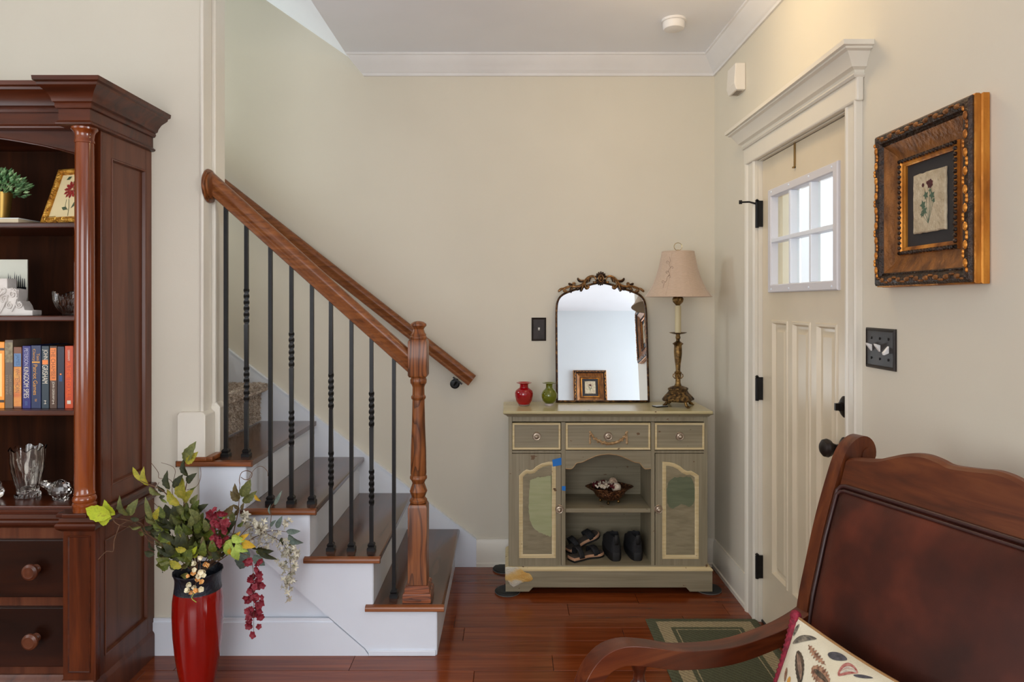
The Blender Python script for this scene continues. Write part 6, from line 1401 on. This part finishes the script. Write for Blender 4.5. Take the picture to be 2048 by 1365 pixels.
t, c = branch('short leafy sprig spilling over the left rim of the black vase neck', [(*Bc(60, 1060), 2.42), (*Bc(10, 1100), 2.39)], .002)
fill(t, 10, 1000, 110, 110, 26, ['grn', 'oli', 'grn', 'yel'], 2.41, 51, f=Bc, ln=(90, 150)); leaves(t, [((70, 1120), (0, 1170), 'w', 'oli'), ((110, 960), (150, 880), 'w', 'lime')], 2.39, Bc, 52)
t, c = branch('short dark leafy sprig resting on the right rim of the black vase neck', [(*Bc(300, 1000), 2.45), (*Bc(380, 960), 2.43)], .002)
fill(t, 300, 940, 120, 80, 24, ['grn', 'brn', 'oli', 'dk'], 2.45, 53, f=Bc, ln=(90, 140))
# blossoms
def petal_flower(name, n, r, w_, cup, seed):
    random.seed(seed); m = MB()
    for k in range(n):
        a = 2*PI*k/n+random.uniform(-.2, .2)
        m.T = Matrix.Rotation(a, 4, 'Z') @ Matrix.Rotation(-cup, 4, 'Y')
        m.grid(lambda u, v: (r*u, r*w_*(v-.5)*math.sin(PI*(.12+.78*u)), .18*r*math.sin(3*u)+.3*r*(v-.5)**2), 3, 2)
    m.T = None; o = m.build(name, [], None, 60); me = o.data; bpy.data.objects.remove(o); return me
def scatter(t, pos, me, mat, nm, s0, s1, seed, face=.7):
    random.seed(seed); me = me.copy(); me.materials.clear(); me.materials.append(mat)
    for p in pos:
        o = bpy.data.objects.new(nm, me); C.objects.link(o); o.parent = t; s_ = random.uniform(s0, s1)
        R = Matrix.Rotation(PI/2+random.uniform(-face, face), 4, 'X') @ Matrix.Rotation(random.uniform(-face, face), 4, 'Y') @ Matrix.Rotation(random.uniform(0, 6), 4, 'Z')
        o.matrix_basis = Matrix.Translation(Vector(p)-Vector(t.location)) @ R @ Matrix.Diagonal((s_, s_, s_, 1))
fl5 = petal_flower('blossom', 5, 1, 1.0, .35, 1); fl4 = petal_flower('floret', 4, 1, .45, .6, 2); fl3 = petal_flower('orchid', 5, 1, 1.1, .9, 3)
redm = mottle('dark_red_blossom', [(92, 14, 30), (128, 26, 42), (150, 38, 54)], (60, 60, 60), .6, .2); whm = mottle('cream_white_blossom', [(206, 200, 176), (232, 228, 212)], (60, 60, 60), .7); orm = mottle('cream_orange_blossom', [(240, 226, 180), (232, 160, 70), (216, 124, 30)], (3, 3, 3), .6, lo=.35, hi=.68)
t, c = branch('long dark red blossom spray hanging down in front of the stair panel', [(*Bc(420, 930), 2.47), (*Bc(580, 950), 2.42), (*Bc(650, 1010), 2.40), (*Cc(850, 400), 2.40), (*Cc(850, 620), 2.40), (*Cc(850, 900), 2.40)], .0018, 'flower spray', 'blossom_spray')
random.seed(31); pos = []
for cx, cy, n, r in ((800, 220, 4, 30), (880, 230, 3, 30), (900, 300, 4, 30), (810, 370, 3, 25), (900, 400, 5, 40), (860, 440, 5, 40), (850, 520, 5, 45), (800, 570, 4, 30), (900, 560, 5, 40), (940, 590, 2, 15), (820, 660, 5, 35), (900, 660, 5, 35), (810, 760, 3, 20), (850, 720, 3, 30), (920, 750, 3, 20), (815, 820, 3, 20), (895, 835, 1, 5), (850, 912, 1, 5)):
    for i in range(n): pos.append(P(*Cc(cx+random.uniform(-r, r), cy+random.uniform(-r, r)), 2.40+random.uniform(-.02, .02)))
scatter(t, pos, fl5, redm, 'blossom', .011, .016, 1)
t, c = branch('short dark red blossom spray standing in the middle of the bouquet', [(*Bc(330, 900), 2.45), (*Bc(350, 700), 2.42), (*Bc(330, 540), 2.42)], .0018, 'flower spray', 'blossom_spray', (.02, -.02))
random.seed(32); pos = []
for cx, cy, n, r in ((290, 600, 5, 28), (330, 560, 3, 15), (390, 590, 3, 18), (320, 680, 5, 30), (400, 680, 6, 30), (400, 740, 5, 28), (320, 750, 4, 28), (310, 810, 4, 28), (390, 810, 5, 30), (370, 850, 3, 25), (340, 840, 2, 20)):
    for i in range(n): pos.append(P(*Bc(cx+random.uniform(-r, r), cy+random.uniform(-r, r)), 2.415+random.uniform(-.02, .02)))
scatter(t, pos, fl5, redm, 'blossom', .010, .015, 2)
t, c = branch('cluster of cream and orange blossoms drooping over the vase rim', [(*Cc(330, 200), 2.40), (*Cc(330, 320), 2.38), (*Cc(270, 500), 2.375), (*Cc(290, 600), 2.375)], .0016, 'flower spray', 'blossom_spray', (0, -.04))
pos = [P(*Cc(x, y_), 2.375+(i % 3)*.008) for i, (x, y_) in enumerate([(355, 165), (385, 220), (300, 235), (425, 230), (270, 290), (265, 305), (350, 300), (345, 320), (375, 290), (235, 350), (320, 360), (310, 385), (365, 350), (370, 410), (230, 410), (345, 400), (290, 440), (330, 470), (235, 490), (250, 490), (355, 465), (310, 485)])]
scatter(t, pos[::2], fl3, base('cream_blossom', (240, 230, 196), .6), 'blossom', .013, .018, 3); scatter(t, pos[1::2], fl3, orm, 'blossom', .012, .016, 5)
m = loc_mb(t); m.tube([P(*Cc(p.x, p.y), 2.37) for p in catmull([(290, 500, 0), (255, 560, 0), (300, 600, 0)], 4)], .0012, 5); m.build('tip_tendril', LM['lg'], t, 60)
t, c = branch('white wisteria spray arching right and hanging before the stair treads', [(*Bc(450, 900), 2.54), (*Bc(640, 700), 2.57), (*Bc(780, 760), 2.59), (*Bc(930, 850), 2.60), (*Bc(1000, 1000), 2.60), (*Bc(1000, 1200), 2.60), (*Bc(990, 1350), 2.60)], .0018, 'flower spray', 'blossom_spray')
random.seed(33); pos = []; 
for cx, cy, n, rx, ry in ((590, 610, 14, 40, 25), (620, 680, 18, 45, 40), (720, 680, 22, 60, 40), (690, 780, 16, 70, 50), (790, 760, 14, 70, 60), (750, 860, 12, 60, 40), (880, 780, 10, 60, 60), (960, 670, 8, 40, 30), (960, 880, 22, 75, 60), (1020, 940, 22, 70, 50), (970, 1010, 22, 80, 50), (990, 1090, 18, 60, 45), (1000, 1160, 12, 50, 40), (970, 1220, 8, 35, 35), (985, 1290, 5, 20, 35), (985, 1345, 3, 12, 12)):
    for i in range(n): pos.append(P(*Bc(cx+random.uniform(-rx, rx), cy+random.uniform(-ry, ry)), 2.60+random.uniform(-.03, .025)))
scatter(t, pos, fl4, whm, 'floret', .011, .018, 4, 1.2)
m = loc_mb(t); random.seed(34)
for i in range(120):
    p = random.choice(pos); d = Vector([random.uniform(-1, 1) for _ in range(3)]).normalized()*.012; m.tube([p, p+d], [.0014, .0006], 4)
q_ = m.build('calyx_stalks', LM['oli'], t, 60); q_['kind'] = 'stuff'
m = loc_mb(t)
for x, y_ in ((700, 680), (740, 690), (690, 700)): m.sphere(P(*Bc(x, y_), 2.57), .007, 8, 6, (.8, .8, 1.5))
m.build('bud', whm, t, 60)
